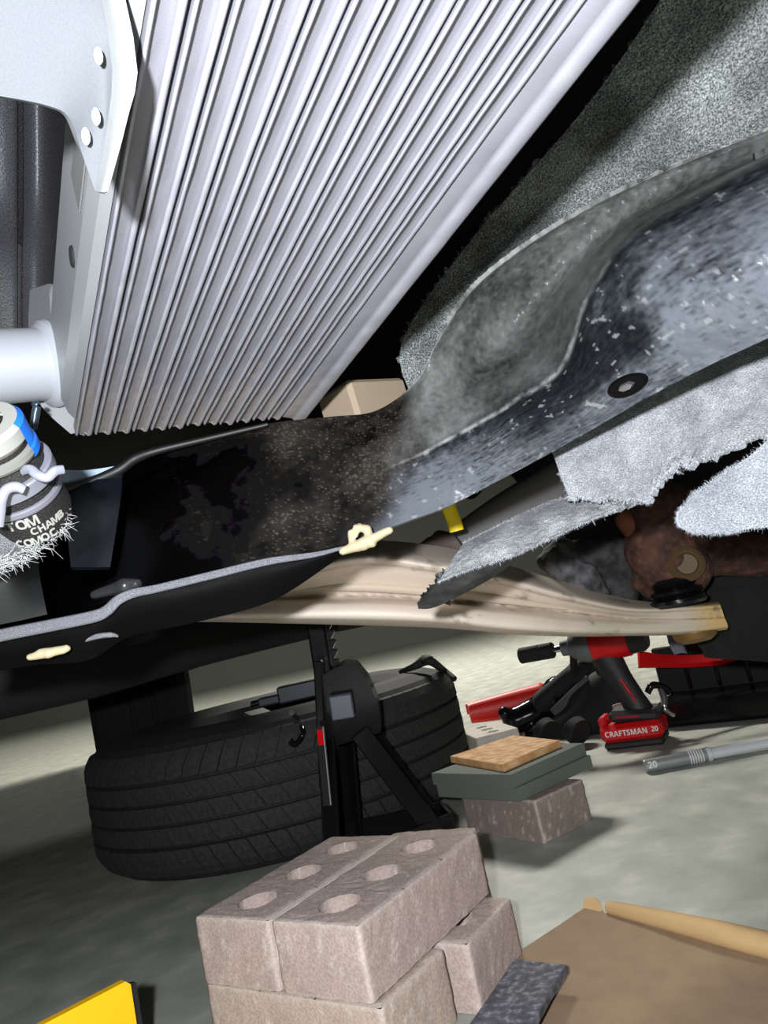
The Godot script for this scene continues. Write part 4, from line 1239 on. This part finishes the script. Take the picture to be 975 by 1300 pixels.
func tyre() -> void:
	var R := 0.366
	var W := 0.222
	var t := thing("loose_tyre", "large black tyre lying flat on the floor behind the jack stand", "tyre", Vector3(-0.302, 0, -1.51))
	var prof := [Vector2(0.215, 0.02), Vector2(0.26, 0.004), Vector2(0.31, 0.002), Vector2(0.338, 0.010), Vector2(0.352, 0.024), Vector2(R - 0.010, 0.036)]
	var gs := [0.066, 0.098, 0.130, 0.162]
	for g in gs:
		prof.append_array([Vector2(R - 0.006, g - 0.004), Vector2(R - 0.012, g - 0.003), Vector2(R - 0.012, g + 0.003), Vector2(R - 0.006, g + 0.004)])
	prof.append_array([Vector2(R - 0.010, 0.19), Vector2(0.352, 0.203), Vector2(0.338, 0.216), Vector2(0.31, 0.226), Vector2(0.285, 0.229), Vector2(0.26, 0.224), Vector2(0.235, 0.214), Vector2(0.222, 0.208), Vector2(0.215, 0.2), Vector2(0.215, 0.02)])
	obj("carcass", lathe(prof, 120), M.tyre, t)
	# tread blocks on the half that faces the bricks
	var shoulder := begin()
	var hw := 0.0125
	var ring := func(st: SurfaceTool, poly: Array, a0: float, a1: float, skew: float):
		st.set_smooth_group(-1)
		var pts := []
		for a in [a0, (a0 + a1) * 0.5, a1]:
			var l := []
			for q in poly:
				var w: float = a + skew * (q.y - 0.11)
				l.append(Vector3(cos(w) * q.x, q.y, sin(w) * q.x))
			pts.append(l)
		for i in 2:
			for j in poly.size():
				var j2 := (j + 1) % poly.size()
				quad(st, pts[i][j], pts[i][j2], pts[i + 1][j2], pts[i + 1][j])
		for i in [0, 2]:
			for j in range(1, poly.size() - 1):
				st.add_vertex(pts[i][0]); st.add_vertex(pts[i][j]); st.add_vertex(pts[i][j + 1])
	var low := begin()
	ring.call(low, [Vector2(R - 0.012, 0.0628), Vector2(R, 0.062), Vector2(R - 0.001, 0.044), Vector2(R - 0.005, 0.032), Vector2(0.353, 0.020), Vector2(0.345, 0.018), Vector2(0.345, 0.05)], -0.038, 0.038, 1.2)
	var lowm := done(low)
	var high := begin()
	ring.call(high, [Vector2(R - 0.012, 0.1652), Vector2(R, 0.166), Vector2(R - 0.001, 0.184), Vector2(R - 0.005, 0.195), Vector2(0.353, 0.207), Vector2(0.345, 0.209), Vector2(0.345, 0.18)], -0.038, 0.038, -1.2)
	var highm := done(high)
	var mids := []
	for y in [0.082, 0.114, 0.146]:
		var st := begin()
		ring.call(st, [Vector2(R - 0.010, y - 0.0132), Vector2(R - 0.001, y - 0.0132), Vector2(R, y), Vector2(R - 0.001, y + 0.0132), Vector2(R - 0.010, y + 0.0132)], -0.0505, 0.0505, 1.5)
		mids.append(done(st))
	for k in 42:
		var a := deg_to_rad(-22) + TAU * k / 76.0
		obj("tread_block", lowm, M.tyre_block, t, Transform3D(Basis(Vector3.UP, -a), Vector3.ZERO))
		obj("tread_block", highm, M.tyre_block, t, Transform3D(Basis(Vector3.UP, -a), Vector3.ZERO))
	for k in 32:
		for m in 3:
			var a := deg_to_rad(-22) + TAU * (k + m * 0.4) / 60.0
			obj("tread_block", mids[m], M.tyre_block, t, Transform3D(Basis(Vector3.UP, -a), Vector3.ZERO))
	# alloy wheel inside: barrel, hub, five spokes, nuts
	var wheel := obj("wheel_barrel", lathe([Vector2(0.205, 0.02), Vector2(0.218, 0.03), Vector2(0.2, 0.06), Vector2(0.195, 0.17), Vector2(0.216, 0.205), Vector2(0.22, 0.212), Vector2(0.213, 0.214), Vector2(0.186, 0.17), Vector2(0.19, 0.06), Vector2(0.205, 0.02)], 72), M.dark_plastic, t)
	obj("hub", lathe([Vector2(0.03, 0.13), Vector2(0.06, 0.13), Vector2(0.075, 0.15), Vector2(0.075, 0.185), Vector2(0.06, 0.195), Vector2(0.034, 0.195), Vector2(0.03, 0.13)], 36), M.dark_plastic, wheel)
	for k in 5:
		var a := TAU * k / 5 + 0.5
		var d := Vector3(cos(a), 0, sin(a))
		var st := begin()
		bar_between(st, d * 0.065 + Vector3.UP * 0.178, d * 0.2 + Vector3.UP * 0.192, 0.055, 0.028, Vector3.UP, 0.006)
		obj("spoke", done(st), M.dark_plastic, wheel)
	# things lying on it
	var br := thing("steel_bracket", "small grey steel bracket lying on the flat tyre's rim", "bracket", on_plane(375, 888, 0.232))
	var st2 := begin()
	bevel_box(Vector3(0.075, 0.03, 0.03), 0.003, st2, Transform3D(Basis(), Vector3(0.01, 0.013, 0)))
	bevel_box(Vector3(0.04, 0.016, 0.022), 0.003, st2, Transform3D(Basis(), Vector3(-0.045, 0.008, 0)))
	obj("block", done(st2), mat(Color(0.2, 0.205, 0.23), 0.45, 0.3), br)
	obj("stud", lathe([Vector2(0, 0.0), Vector2(0.006, 0), Vector2(0.006, 0.012), Vector2(0.004, 0.014), Vector2(0, 0.014)], 16), M.chrome, br, Transform3D(Basis(Vector3.BACK, PI / 2), Vector3(-0.065, 0.008, 0.004)))
	var hk := obj("bent_hook", tube_mesh([on_plane(370, 905, .232), P(378, 912, 1.16), P(385, 930, 1.12), P(375, 945, 1.12), P(368, 940, 1.12)], [.004, .004, .004, .0045, .005], 24, 8), M.black, self)
	tag(hk, "bent black hook hanging over the tyre's near shoulder", "hook")
	var sp := obj("rubber_strap", tube_mesh([on_plane(508, 853, .232), on_plane(526, 846, .238), on_plane(540, 838, .245), on_plane(548, 840, .243), P(562, 850, 1.47), P(577, 862, 1.44)], [.004, .007, .011, .008, .007, .006], 30, 10), M.black_matt, self)
	tag(sp, "black rubber strap draped over the right shoulder of the loose tyre", "strap")

func jack_stand() -> void:
	var c := Vector3(-0.098, 0, -1.035)
	var t := thing("jack_stand", "black steel jack stand with ratchet post standing behind the brick stack", "jack stand", c)
	var X := func(p: Vector3) -> Vector3: return p - c
	# ratchet post
	var top := P(398, 770, 1.06)
	var bot := P(424, 935, 1.045)
	var z := (top - bot).normalized()
	var st := begin()
	bar_between(st, X.call(bot), X.call(top), 0.026, 0.026, Vector3.BACK, 0.003)
	var post := obj("ratchet_post", done(st), M.black, t)
	var side := z.cross(Vector3.BACK).normalized()
	if side.x < 0:
		side = -side
	for k in 7:
		var p := bot.lerp(top, 0.45 + 0.075 * k) + side * 0.0145
		var tp := PackedVector2Array([Vector2(0, -0.008), Vector2(0.010, 0.006), Vector2(0.009, 0.009), Vector2(0, 0.010)])
		var bz := side.cross(z).normalized()
		obj("ratchet_tooth", prism(tp, 0.02), M.black, post, Transform3D(Basis(side, z, bz), X.call(p) - bz * 0.01))
	# side channel running down the left
	var sl := begin()
	bar_between(sl, X.call(P(404, 838, 1.02)), X.call(P(412, 1000, 1.0)), 0.012, 0.02, Vector3.BACK, 0.002)
	obj("channel", done(sl), M.black, t)
	# collar housing with rounded shoulder
	var hx := (P(470, 880, 1.02) - P(420, 890, 1.02)).normalized()
	var hy := z
	hx = (hx - hy * hx.dot(hy)).normalized()
	var hb := Basis(hx, hy, hx.cross(hy))
	var hp := P(441, 890, 1.05)
	var poly := PackedVector2Array([Vector2(-0.035, -0.055), Vector2(0.042, -0.045), Vector2(0.044, -0.005), Vector2(0.035, 0.03), Vector2(0.022, 0.052), Vector2(0.006, 0.056), Vector2(-0.016, 0.05), Vector2(-0.035, 0.04)])
	obj("collar", prism(poly, 0.06), M.black, t, Transform3D(hb, X.call(hp) - hb.z * 0.03))
	var pw := begin()
	bevel_box(Vector3(0.032, 0.034, 0.012), 0.002, pw, Transform3D(hb, Vector3.ZERO))
	obj("pawl", done(pw), mat(Color(0.33, 0.34, 0.37), 0.35, 0.3), t, Transform3D(Basis(), X.call(P(434, 897, 1.005))))
	# four splayed angle legs and a base frame
	var tops := [P(415, 940, 1.02), P(464, 925, 1.03), P(458, 915, 1.09), P(425, 930, 1.09)]
	var feet := [Vector3(-0.165, 0.0, -0.965), Vector3(-0.012, 0.0, -1.0), Vector3(-0.012, 0, -1.135), Vector3(-0.165, 0, -1.135)]
	feet[1] = Vector3(0.0, 0.0, -1.06)
	for k in 4:
		var lg := begin()
		var out: Vector3 = (feet[k] - Vector3(c.x, 0, c.z)).normalized()
		bar_between(lg, X.call(tops[k]), X.call(feet[k] + Vector3.UP * 0.004), 0.034, 0.005, out, 0.0015)
		var sd := out.cross(Vector3.UP).normalized()
		bar_between(lg, X.call(tops[k] + sd * 0.016 - out * 0.012), X.call(feet[k] + Vector3.UP * 0.004 + sd * 0.016 - out * 0.012), 0.028, 0.004, sd, 0.0015)
		obj("leg", done(lg), M.black, t)
	for k in 4:
		var bs := begin()
		bar_between(bs, X.call(feet[k] + Vector3.UP * 0.03), X.call(feet[(k + 1) % 4] + Vector3.UP * 0.03), 0.006, 0.05, Vector3.UP, 0.001)
		obj("base_rail", done(bs), M.black, t)
	# warning sticker on the left channel
	var sp := P(411, 972, .962)
	var sy := (P(416, 940, .99) - P(411, 1010, .98)).normalized()
	var sx := Vector3.UP.cross(Vector3(0.55, 0, -0.83)).normalized()
	var stb := Basis(sx, sy, sx.cross(sy).normalized()).orthonormalized()
	var q := BoxMesh.new(); q.size = Vector3(0.014, 0.1, 0.001)
	var sk := obj("warning_sticker", q, mat(Color(0.16, 0.16, 0.16), 0.5), t, Transform3D(stb, X.call(sp)))
	var q2 := BoxMesh.new(); q2.size = Vector3(0.010, 0.02, 0.002)
	obj("red_panel", q2, M.red, sk, Transform3D(Basis(), Vector3(0, 0.036, 0)))
	var q3 := BoxMesh.new(); q3.size = Vector3(0.0014, 0.098, 0.002)
	obj("white_edge", q3, mat(Color(0.6, 0.6, 0.6), 0.5), sk, Transform3D(Basis(), Vector3(-0.006, 0, 0)))

func slab(called: String, corners: Array, h: float, m: Material, parent: Node3D, c := 0.0012) -> MeshInstance3D:
	# corners on a level plane, extruded up by h with a chamfered top
	var st := begin()
	st.set_smooth_group(-1)
	var mid := Vector3.ZERO
	for p in corners:
		mid += p / corners.size()
	var n := corners.size()
	var lv := []
	for l in [[0.0, 0.0], [h - c, 0.0], [h, c]]:
		var r := []
		for p in corners:
			r.append(p + Vector3.UP * l[0] + (mid - p).normalized() * l[1])
		lv.append(r)
	for i in n:
		var j := (i + 1) % n
		for k in 2:
			quad(st, lv[k][i], lv[k][j], lv[k + 1][j], lv[k + 1][i])
		st.add_vertex(mid + Vector3.UP * h); st.add_vertex(lv[2][j]); st.add_vertex(lv[2][i])
		st.add_vertex(mid); st.add_vertex(lv[0][i]); st.add_vertex(lv[0][j])
	if parent == self:
		return obj(called, done(st), m, self)
	return obj(called, done(st), m, parent, Transform3D(), true)

func middle_stack() -> void:
	var yaw := deg_to_rad(54.7)
	var u := Vector3(sin(yaw), 0, -cos(yaw))
	var v := Vector3(-cos(yaw), 0, -sin(yaw))
	var o := Vector3(0.112, 0, -1.022)
	var pv := obj("paver", brick_mesh(Vector3(0.098, 0.0565, 0.16), [], 0, 55, Color(0.33, 0.275, 0.24)), M.brick, self, Transform3D(Basis(Vector3.UP, PI / 2 - yaw), o + u * 0.049 + v * 0.08))
	tag(pv, "solid brown paver on the floor under the grey green boards", "paver")
	var pts := [Vector3(-0.012, 0.0575, -1.155), Vector3(0.094, 0.0575, -1.03), Vector3(0.22, 0.0575, -1.13), Vector3(0.12, 0.0575, -1.25)]
	var b1 := slab("composite_board", pts, 0.0175, M.board, self)
	tag(b1, "lower grey green board lying on the brown paver", "board", "grey green boards")
	var up := []
	for p in pts:
		up.append(p + Vector3(-0.004, 0.0178, -0.003))
	var b2 := slab("composite_board", up, 0.0175, M.board, self)
	tag(b2, "upper grey green board under the plywood offcut", "board", "grey green boards")
	var w := []
	for q in [Vector2(573, 968), Vector2(640, 980), Vector2(713, 948), Vector2(653, 941)]:
		w.append(on_plane(q.x, q.y, 0.0931))
	var pw := slab("plywood_offcut", w, 0.010, M.wood, self)
	tag(pw, "pale orange plywood offcut on top of the grey green boards", "plywood")
	# holed brick further back
	var hb := obj("holed_brick", brick_mesh(Vector3(0.15, 0.058, 0.095), [-0.045, 0.0, 0.045], 0.0125, 77, Color(0.82, 0.8, 0.75)), M.brick, self, Transform3D(Basis(Vector3.UP, deg_to_rad(100)), Vector3(0.118, 0, -1.66)))
	tag(hb, "pale three-holed brick on the floor behind the plywood offcut", "brick")

func power_tool() -> void:
	var a := Vector3(0.308, 0, -1.475)
	var b := Vector3(0.420, 0, -1.416)
	var fwd := (a - b).normalized()
	var t := thing("impact_wrench", "red and black cordless impact wrench standing on its battery", "impact wrench", (a + b) * 0.5 + Vector3(0.02, 0, -0.035))
	var right := fwd.cross(Vector3.UP).normalized()
	var F := Transform3D(Basis(fwd, Vector3.UP, right), Vector3.ZERO)   # x forward, z to the tool's right
	t.transform.basis = F.basis
	var st := begin()
	bevel_box(Vector3(0.118, 0.034, 0.076), 0.008, st, Transform3D(Basis(), Vector3(0, 0.029, 0)))
	var bat := obj("battery", done(st), M.red, t)
	st = begin()
	bevel_box(Vector3(0.112, 0.014, 0.072), 0.004, st, Transform3D(Basis(), Vector3(0, 0.007, 0)))
	obj("battery_base", done(st), M.dark_plastic, bat)
	st = begin()
	bevel_box(Vector3(0.016, 0.03, 0.05), 0.004, st, Transform3D(Basis(), Vector3(0.052, 0.045, 0)))
	obj("release_latch", done(st), M.red, bat)
	# the side that faces the bricks
	var zs := 1.0 if (F.basis * Vector3(0, 0, 1)).z > 0 else -1.0
	var lb := Basis(Vector3.UP, 0 if zs > 0 else PI)
	obj("lettering", lettering("CRAFTSMAN", 0.010, 0.001), M.white, bat, Transform3D(lb, Vector3(0.008, 0.03, zs * 0.0385)))
	obj("rating_mark", lettering("20", 0.009, 0.001), M.white, bat, Transform3D(lb, Vector3(-0.046, 0.031, zs * 0.0385)))
	st = begin()
	bevel_box(Vector3(0.095, 0.022, 0.068), 0.007, st, Transform3D(Basis(Vector3.BACK, 0.08), Vector3(-0.012, 0.057, 0)))
	obj("foot", done(st), M.dark_plastic, t)
	st = begin()
	bevel_box(Vector3(0.05, 0.008, 0.07), 0.003, st, Transform3D(Basis(Vector3.BACK, 0.08), Vector3(0.0, 0.058, 0)))
	obj("red_band", done(st), mat(Color(0.7, 0.06, 0.14), 0.45), t)
	var grip := tube_mesh([Vector3(-0.018, 0.06, 0), Vector3(-0.012, 0.085, 0), Vector3(0.002, 0.125, 0), Vector3(0.016, 0.168, 0), Vector3(0.02, 0.185, 0)], [0.024, 0.02, 0.0205, 0.025, 0.028], 24, 20, Vector3.RIGHT, 1.2)
	obj("grip", grip, M.dark_plastic, t)
	obj("grip_stripe", tube_mesh([Vector3(-0.022, 0.075, zs * 0.017), Vector3(-0.014, 0.1, zs * 0.0185), Vector3(-0.002, 0.13, zs * 0.0195)], [0.002, 0.0045, 0.002], 12, 8), mat(Color(0.7, 0.06, 0.16), 0.5), t)
	st = begin()
	bevel_box(Vector3(0.014, 0.026, 0.014), 0.004, st, Transform3D(Basis(Vector3.BACK, -0.3), Vector3(0.038, 0.15, 0)))
	obj("trigger", done(st), M.black_matt, t)
	# motor housing: lathe turned to lie along x
	var tip := Basis(Vector3.BACK, -PI / 2 - 0.0)
	var H := Transform3D(tip, Vector3(0, 0.203, 0))
	obj("motor_housing", lathe([Vector2(0, -0.07), Vector2(0.026, -0.069), Vector2(0.033, -0.06), Vector2(0.035, -0.03), Vector2(0.036, 0.0), Vector2(0.036, 0.03), Vector2(0, 0.03)], 40), M.dark_plastic, t, H)
	obj("red_shell", lathe([Vector2(0.0345, -0.035), Vector2(0.0375, -0.033), Vector2(0.0385, 0.0), Vector2(0.0385, 0.036), Vector2(0.036, 0.038)], 40), M.red, t, H)
	obj("nose_cone", lathe([Vector2(0.037, 0.036), Vector2(0.037, 0.05), Vector2(0.033, 0.066), Vector2(0.024, 0.08), Vector2(0.017, 0.084), Vector2(0.016, 0.1), Vector2(0, 0.1)], 40), M.grey_plastic, t, H)
	obj("anvil", lathe([Vector2(0.0065, 0.098), Vector2(0.0065, 0.122), Vector2(0, 0.122)], 16), M.chrome, t, H)
	obj("socket", lathe([Vector2(0, 0.118), Vector2(0.014, 0.118), Vector2(0.0165, 0.121), Vector2(0.0165, 0.145), Vector2(0.0155, 0.147), Vector2(0.0165, 0.149), Vector2(0.0165, 0.19), Vector2(0.0155, 0.192), Vector2(0.011, 0.192), Vector2(0.011, 0.17), Vector2(0, 0.17)], 32), M.black_matt, t, H)

func floor_jack() -> void:
	var o := on_plane(690, 915, 0.0)
	var t := thing("floor_jack", "low red and black floor jack between the loose tyre and the impact wrench", "floor jack", Vector3(0.24, 0, -1.85))
	var st := begin()
	# two red side plates, tapering to the left
	for q in [[P(596, 906, 1.85), P(690, 886, 1.85), 16.0, 26.0], [P(592, 900, 2.0), P(680, 884, 2.0), 10.0, 18.0]]:
		var a: Vector3 = q[0]
		var b: Vector3 = q[1]
		var pl := begin()
		tube(pl, [a, a.lerp(b, 0.5), b, b + (b - a) * 0.15], [q[2] * 0.75 * 1.9 / FOCAL, (q[2] + q[3]) * 0.38 * 1.9 / FOCAL, q[3] * 0.72 * 1.9 / FOCAL, 0.012], 24, 12, Vector3(0.3, 0, 1).normalized(), 0.8)
		obj("side_plate", done(pl), M.red_jack, t, Transform3D(), true)
	obj("saddle", blob([cap(655, 915, 1.75, 16, 690, 900, 1.75, 20), cap(640, 905, 1.75, 8, 655, 915, 1.75, 12), cap(690, 900, 1.75, 18, 710, 880, 1.7, 22), cap(680, 935, 1.7, 14, 735, 930, 1.62, 20)], 0.005, 0.01), M.black, t, Transform3D(), true)
	st = begin()
	bar_between(st, P(706, 905, 1.66), P(752, 862, 1.62), 0.04, 0.028, Vector3.UP, 0.003)
	obj("lift_arm", done(st), mat(Color(0.27, 0.28, 0.28), 0.5), t, Transform3D(), true)
	obj("frame", blob([cap(690, 890, 1.7, 14, 735, 850, 1.66, 12), cap(735, 850, 1.66, 10, 760, 848, 1.66, 10), cap(725, 925, 1.64, 26, 780, 890, 1.6, 34), cap(745, 890, 1.64, 26, 775, 870, 1.6, 24), cap(728, 830, 1.6, 5, 729, 860, 1.66, 5)], 0.006, 0.012), M.black_matt, t, Transform3D(), true)
	var wh := lathe([Vector2(0, -0.012), Vector2(0.026, -0.012), Vector2(0.029, -0.009), Vector2(0.029, 0.009), Vector2(0.026, 0.012), Vector2(0, 0.012)], 32)
	for k in 2:
		var c := on_plane(700 + 40 * k, 948, 0.0)
		obj("caster", wh, M.black_matt, t, Transform3D(Basis(Vector3(0.5, 0, 1).normalized(), PI / 2) * Basis(Vector3.RIGHT, PI / 2), Vector3(c.x, 0.029, c.z - 0.02)), true)
	var lb := begin()
	bevel_box(Vector3(0.022, 0.03, 0.006), 0.001, lb, Transform3D(Basis(Vector3.UP, 0.5), P(785, 903, 1.5)))
	var lo := obj("instruction_sticker", done(lb), mat(Color(0.6, 0.55, 0.52), 0.6), t, Transform3D(), true)

func tool_case() -> void:
	var a := Vector3(0.47, 0, -1.54)
	var b := Vector3(0.64, 0, -1.42)
	var xd := (b - a).normalized()
	var zd := xd.cross(Vector3.UP).normalized()
	if zd.z > 0:
		zd = -zd
	var t := thing("tool_case", "black plastic tool case with a red lid edge behind the chrome torque wrench", "tool case", a)
	var B := Basis(xd, Vector3.UP, -zd)
	t.transform.basis = B
	var st := begin()
	bevel_box(Vector3(0.34, 0.05, 0.2), 0.008, st, Transform3D(Basis(), Vector3(0.15, 0.027, -0.1)))
	obj("tray", done(st), M.black, t)
	st = begin()
	bevel_box(Vector3(0.33, 0.1, 0.012), 0.003, st, Transform3D(Basis(Vector3.RIGHT, -0.06), Vector3(0.13, 0.1, -0.12)))
	obj("back_wall", done(st), M.black_matt, t)
	for k in 4:
		st = begin()
		bevel_box(Vector3(0.008, 0.09, 0.012), 0.002, st, Transform3D(Basis(), Vector3(0.03 + 0.06 * k, 0.1, -0.112)))
		obj("wall_rib", done(st), M.black, t)
	var lid := sheet(smooth_grid(to_world([[Vector3(812, 826, 1.5), Vector3(812, 845, 1.48)], [Vector3(850, 832, 1.5), Vector3(850, 842, 1.48)], [Vector3(905, 830, 1.5), Vector3(905, 841, 1.48)], [Vector3(942, 824, 1.5), Vector3(942, 828, 1.48)]]), 24, 4), 0.012)
	obj("lid_edge", lid, M.red, t, Transform3D(), true)
	obj("latch", tube_mesh([P(838, 874, 1.42), P(843, 886, 1.41), P(844, 900, 1.4), P(856, 908, 1.4)], [.005, .007, .006, .004], 20, 10), M.steel, t, Transform3D(), true)
	obj("handle", tube_mesh([P(822, 880, 1.42), P(828, 870, 1.42), P(842, 872, 1.42), P(850, 880, 1.42)], [.006, .007, .007, .006], 16, 10), M.black, t, Transform3D(), true)
	var r := thing("cloth_scrap", "small white speckled cloth scrap on the red lid edge under the control arm", "cloth", P(858, 818, 1.45))
	var g := smooth_grid(to_world([[Vector3(846, 806, 1.47), Vector3(850, 818, 1.455), Vector3(856, 831, 1.45)], [Vector3(856, 805, 1.465), Vector3(861, 817, 1.45), Vector3(866, 829, 1.445)], [Vector3(862, 806, 1.47), Vector3(868, 818, 1.455), Vector3(873, 830, 1.45)]]), 16, 16)
	obj("fold", sheet(rough_up(g, 0.004, 80), 0.004), tri(mat(Color(0.85, 0.85, 0.92), 0.9), 20, M.lip.albedo_texture), r, Transform3D(), true)

func wrench() -> void:
	var a := on_plane(818, 973, 0.0105)
	var b := on_plane(985, 941, 0.0105)
	var t := thing("torque_wrench", "chrome torque wrench lying on the floor in front of the tool case", "torque wrench", Vector3(a.x, 0, a.z))
	var y := (b - a).normalized()
	var x := y.cross(Vector3.UP).normalized()
	var X := Transform3D(Basis(x, y, x.cross(y)), Vector3(0, 0.0105, 0))
	obj("grip", lathe([Vector2(0, 0), Vector2(0.0095, 0), Vector2(0.0105, 0.002), Vector2(0.0105, 0.1), Vector2(0.010, 0.102)], 32), mat(Color(0.62, 0.63, 0.63), 0.3, 0.3), t, X)
	obj("collar", lathe([Vector2(0.0100, 0.1), Vector2(0.0112, 0.101), Vector2(0.0112, 0.107), Vector2(0.009, 0.109)], 32), mat(Color(0.93, 0.94, 0.95), 0.22, 0.25), t, X)
	obj("shaft", lathe([Vector2(0.009, 0.108), Vector2(0.009, 0.33), Vector2(0, 0.33)], 32), mat(Color(0.93, 0.94, 0.95), 0.22, 0.25), t, X)
	for k in 6:
		obj("scale_mark", lathe([Vector2(0.0104, 0.072 + 0.004 * k), Vector2(0.0109, 0.0722 + 0.004 * k), Vector2(0.0109, 0.0738 + 0.004 * k), Vector2(0.0104, 0.074 + 0.004 * k)], 40), M.white, t, X)
	var face := (EYE - a)
	face = (face - y * face.dot(y)).normalized()
	obj("end_number", lettering("20", 0.010, 0.0008), M.white, t, Transform3D(Basis(y, face.cross(y), face), y * 0.012 + Vector3.UP * 0.0105 + face * 0.0106))

func cardboard() -> void:
	var t := thing("cardboard_sheet", "flattened brown cardboard with a curled lighter edge beside the brick stack", "cardboard", Vector3(0.13, 0, -0.62))
	var A := on_plane(665, 1212, 0.004)
	var Bp := on_plane(742, 1152, 0.012)
	var C := on_plane(990, 1218, 0.012)
	var dir := (C - Bp)
	var far_c := Bp + dir * 2.2
	var down := (on_plane(640, 1300, 0.004) - A)
	var near_a := A + (far_c - Bp) * 0.0 + Vector3(0.02, 0, 0.22)
	var rows := []
	for i in 25:
		var s := float(i) / 24
		var l := []
		for j in 21:
			var f := float(j) / 20
			var left := Bp.lerp(A, f / 0.35) if f < 0.35 else A.lerp(on_plane(580, 1345, 0.004), (f - 0.35) / 0.65)
			var p := left.lerp(far_c + Vector3(0.0, 0, 0.5 * f), s)
			if f > 0.9:
				p.y = lerpf(p.y, 0.003, 0.6)
			p.y = 0.004 + 0.008 * (1 - f) + n_mid.get_noise_2d(p.x * 9, p.z * 9) * 0.002
			l.append(p)
		rows.append(l)
	var g := []
	for l in rows:
		g.append(PackedVector3Array(l))
	obj("panel", sheet(g, 0.004), M.card, t, Transform3D(), true)
	# curled rim along the far edge
	var r0 := on_plane(775, 1160, 0.01)
	var rim := tube_mesh([r0 + Vector3.UP * 0.006, r0.lerp(far_c, 0.3) + Vector3.UP * 0.008, r0.lerp(far_c, 0.6) + Vector3.UP * 0.008, far_c + Vector3.UP * 0.008], [0.006, 0.010, 0.011, 0.011], 30, 14)
	obj("curled_edge", rim, M.card_edge, t, Transform3D(), true)
	var tb := smooth_grid(to_world([[Vector3(738, 1160, .74), Vector3(742, 1140, .745)], [Vector3(752, 1160, .735), Vector3(756, 1140, .74)], [Vector3(766, 1164, .73), Vector3(764, 1150, .735)]]), 6, 4)
	obj("torn_tab", sheet(tb, 0.003), M.card_edge, t, Transform3D(), true)
	var wt := smooth_grid(to_world([[Vector3(769, 1160, .722), Vector3(777, 1149, .725)], [Vector3(773, 1163, .72), Vector3(784, 1151, .722)]]), 3, 3)
	obj("white_tear", sheet(wt, 0.002), M.white, t, Transform3D(), true)
	var q := []
	for p in [Vector2(655, 1226), Vector2(722, 1234), Vector2(700, 1270), Vector2(668, 1330), Vector2(585, 1330), Vector2(625, 1270)]:
		q.append(on_plane(p.x, p.y, 0.02))
	var sc := slab("rubber_scrap", q, 0.006, M.scrap, self)
	tag(sc, "scuffed dark grey rubber scrap lying on cardboard against the bricks", "scrap")

func yellow_case() -> void:
	var a := P(165, 1243, .60)
	var b := P(60, 1300, .553)
	var xd := (a - b)
	xd.y = 0
	var L := 0.16
	xd = xd.normalized()
	var t := thing("yellow_case", "bright yellow case corner with black back at the bottom left", "case", Vector3(a.x, 0, a.z))
	var zd := xd.cross(Vector3.UP).normalized()
	if zd.dot(EYE - a) < 0:
		zd = -zd
	var B := Basis(xd, Vector3.UP, xd.cross(Vector3.UP))
	var s := 1.0 if B.z.dot(zd) > 0 else -1.0
	t.transform.basis = B
	var h := a.y
	var poly := PackedVector2Array([Vector2(-L, 0), Vector2(0, 0), Vector2(0, h - 0.004), Vector2(-0.004, h), Vector2(-L, h)])
	obj("front_panel", prism(poly, 0.008), M.yellow, t, Transform3D(Basis(), Vector3(0, 0, -0.008 if s > 0 else 0.0)))
	obj("back_shell", prism(PackedVector2Array([Vector2(-L, 0), Vector2(0.001, 0), Vector2(0.001, h - 0.008), Vector2(-0.006, h - 0.006), Vector2(-L, h - 0.006)]), 0.006), M.black_matt, t, Transform3D(Basis(), Vector3(0.007, 0, -0.0142 if s > 0 else 0.0082)))
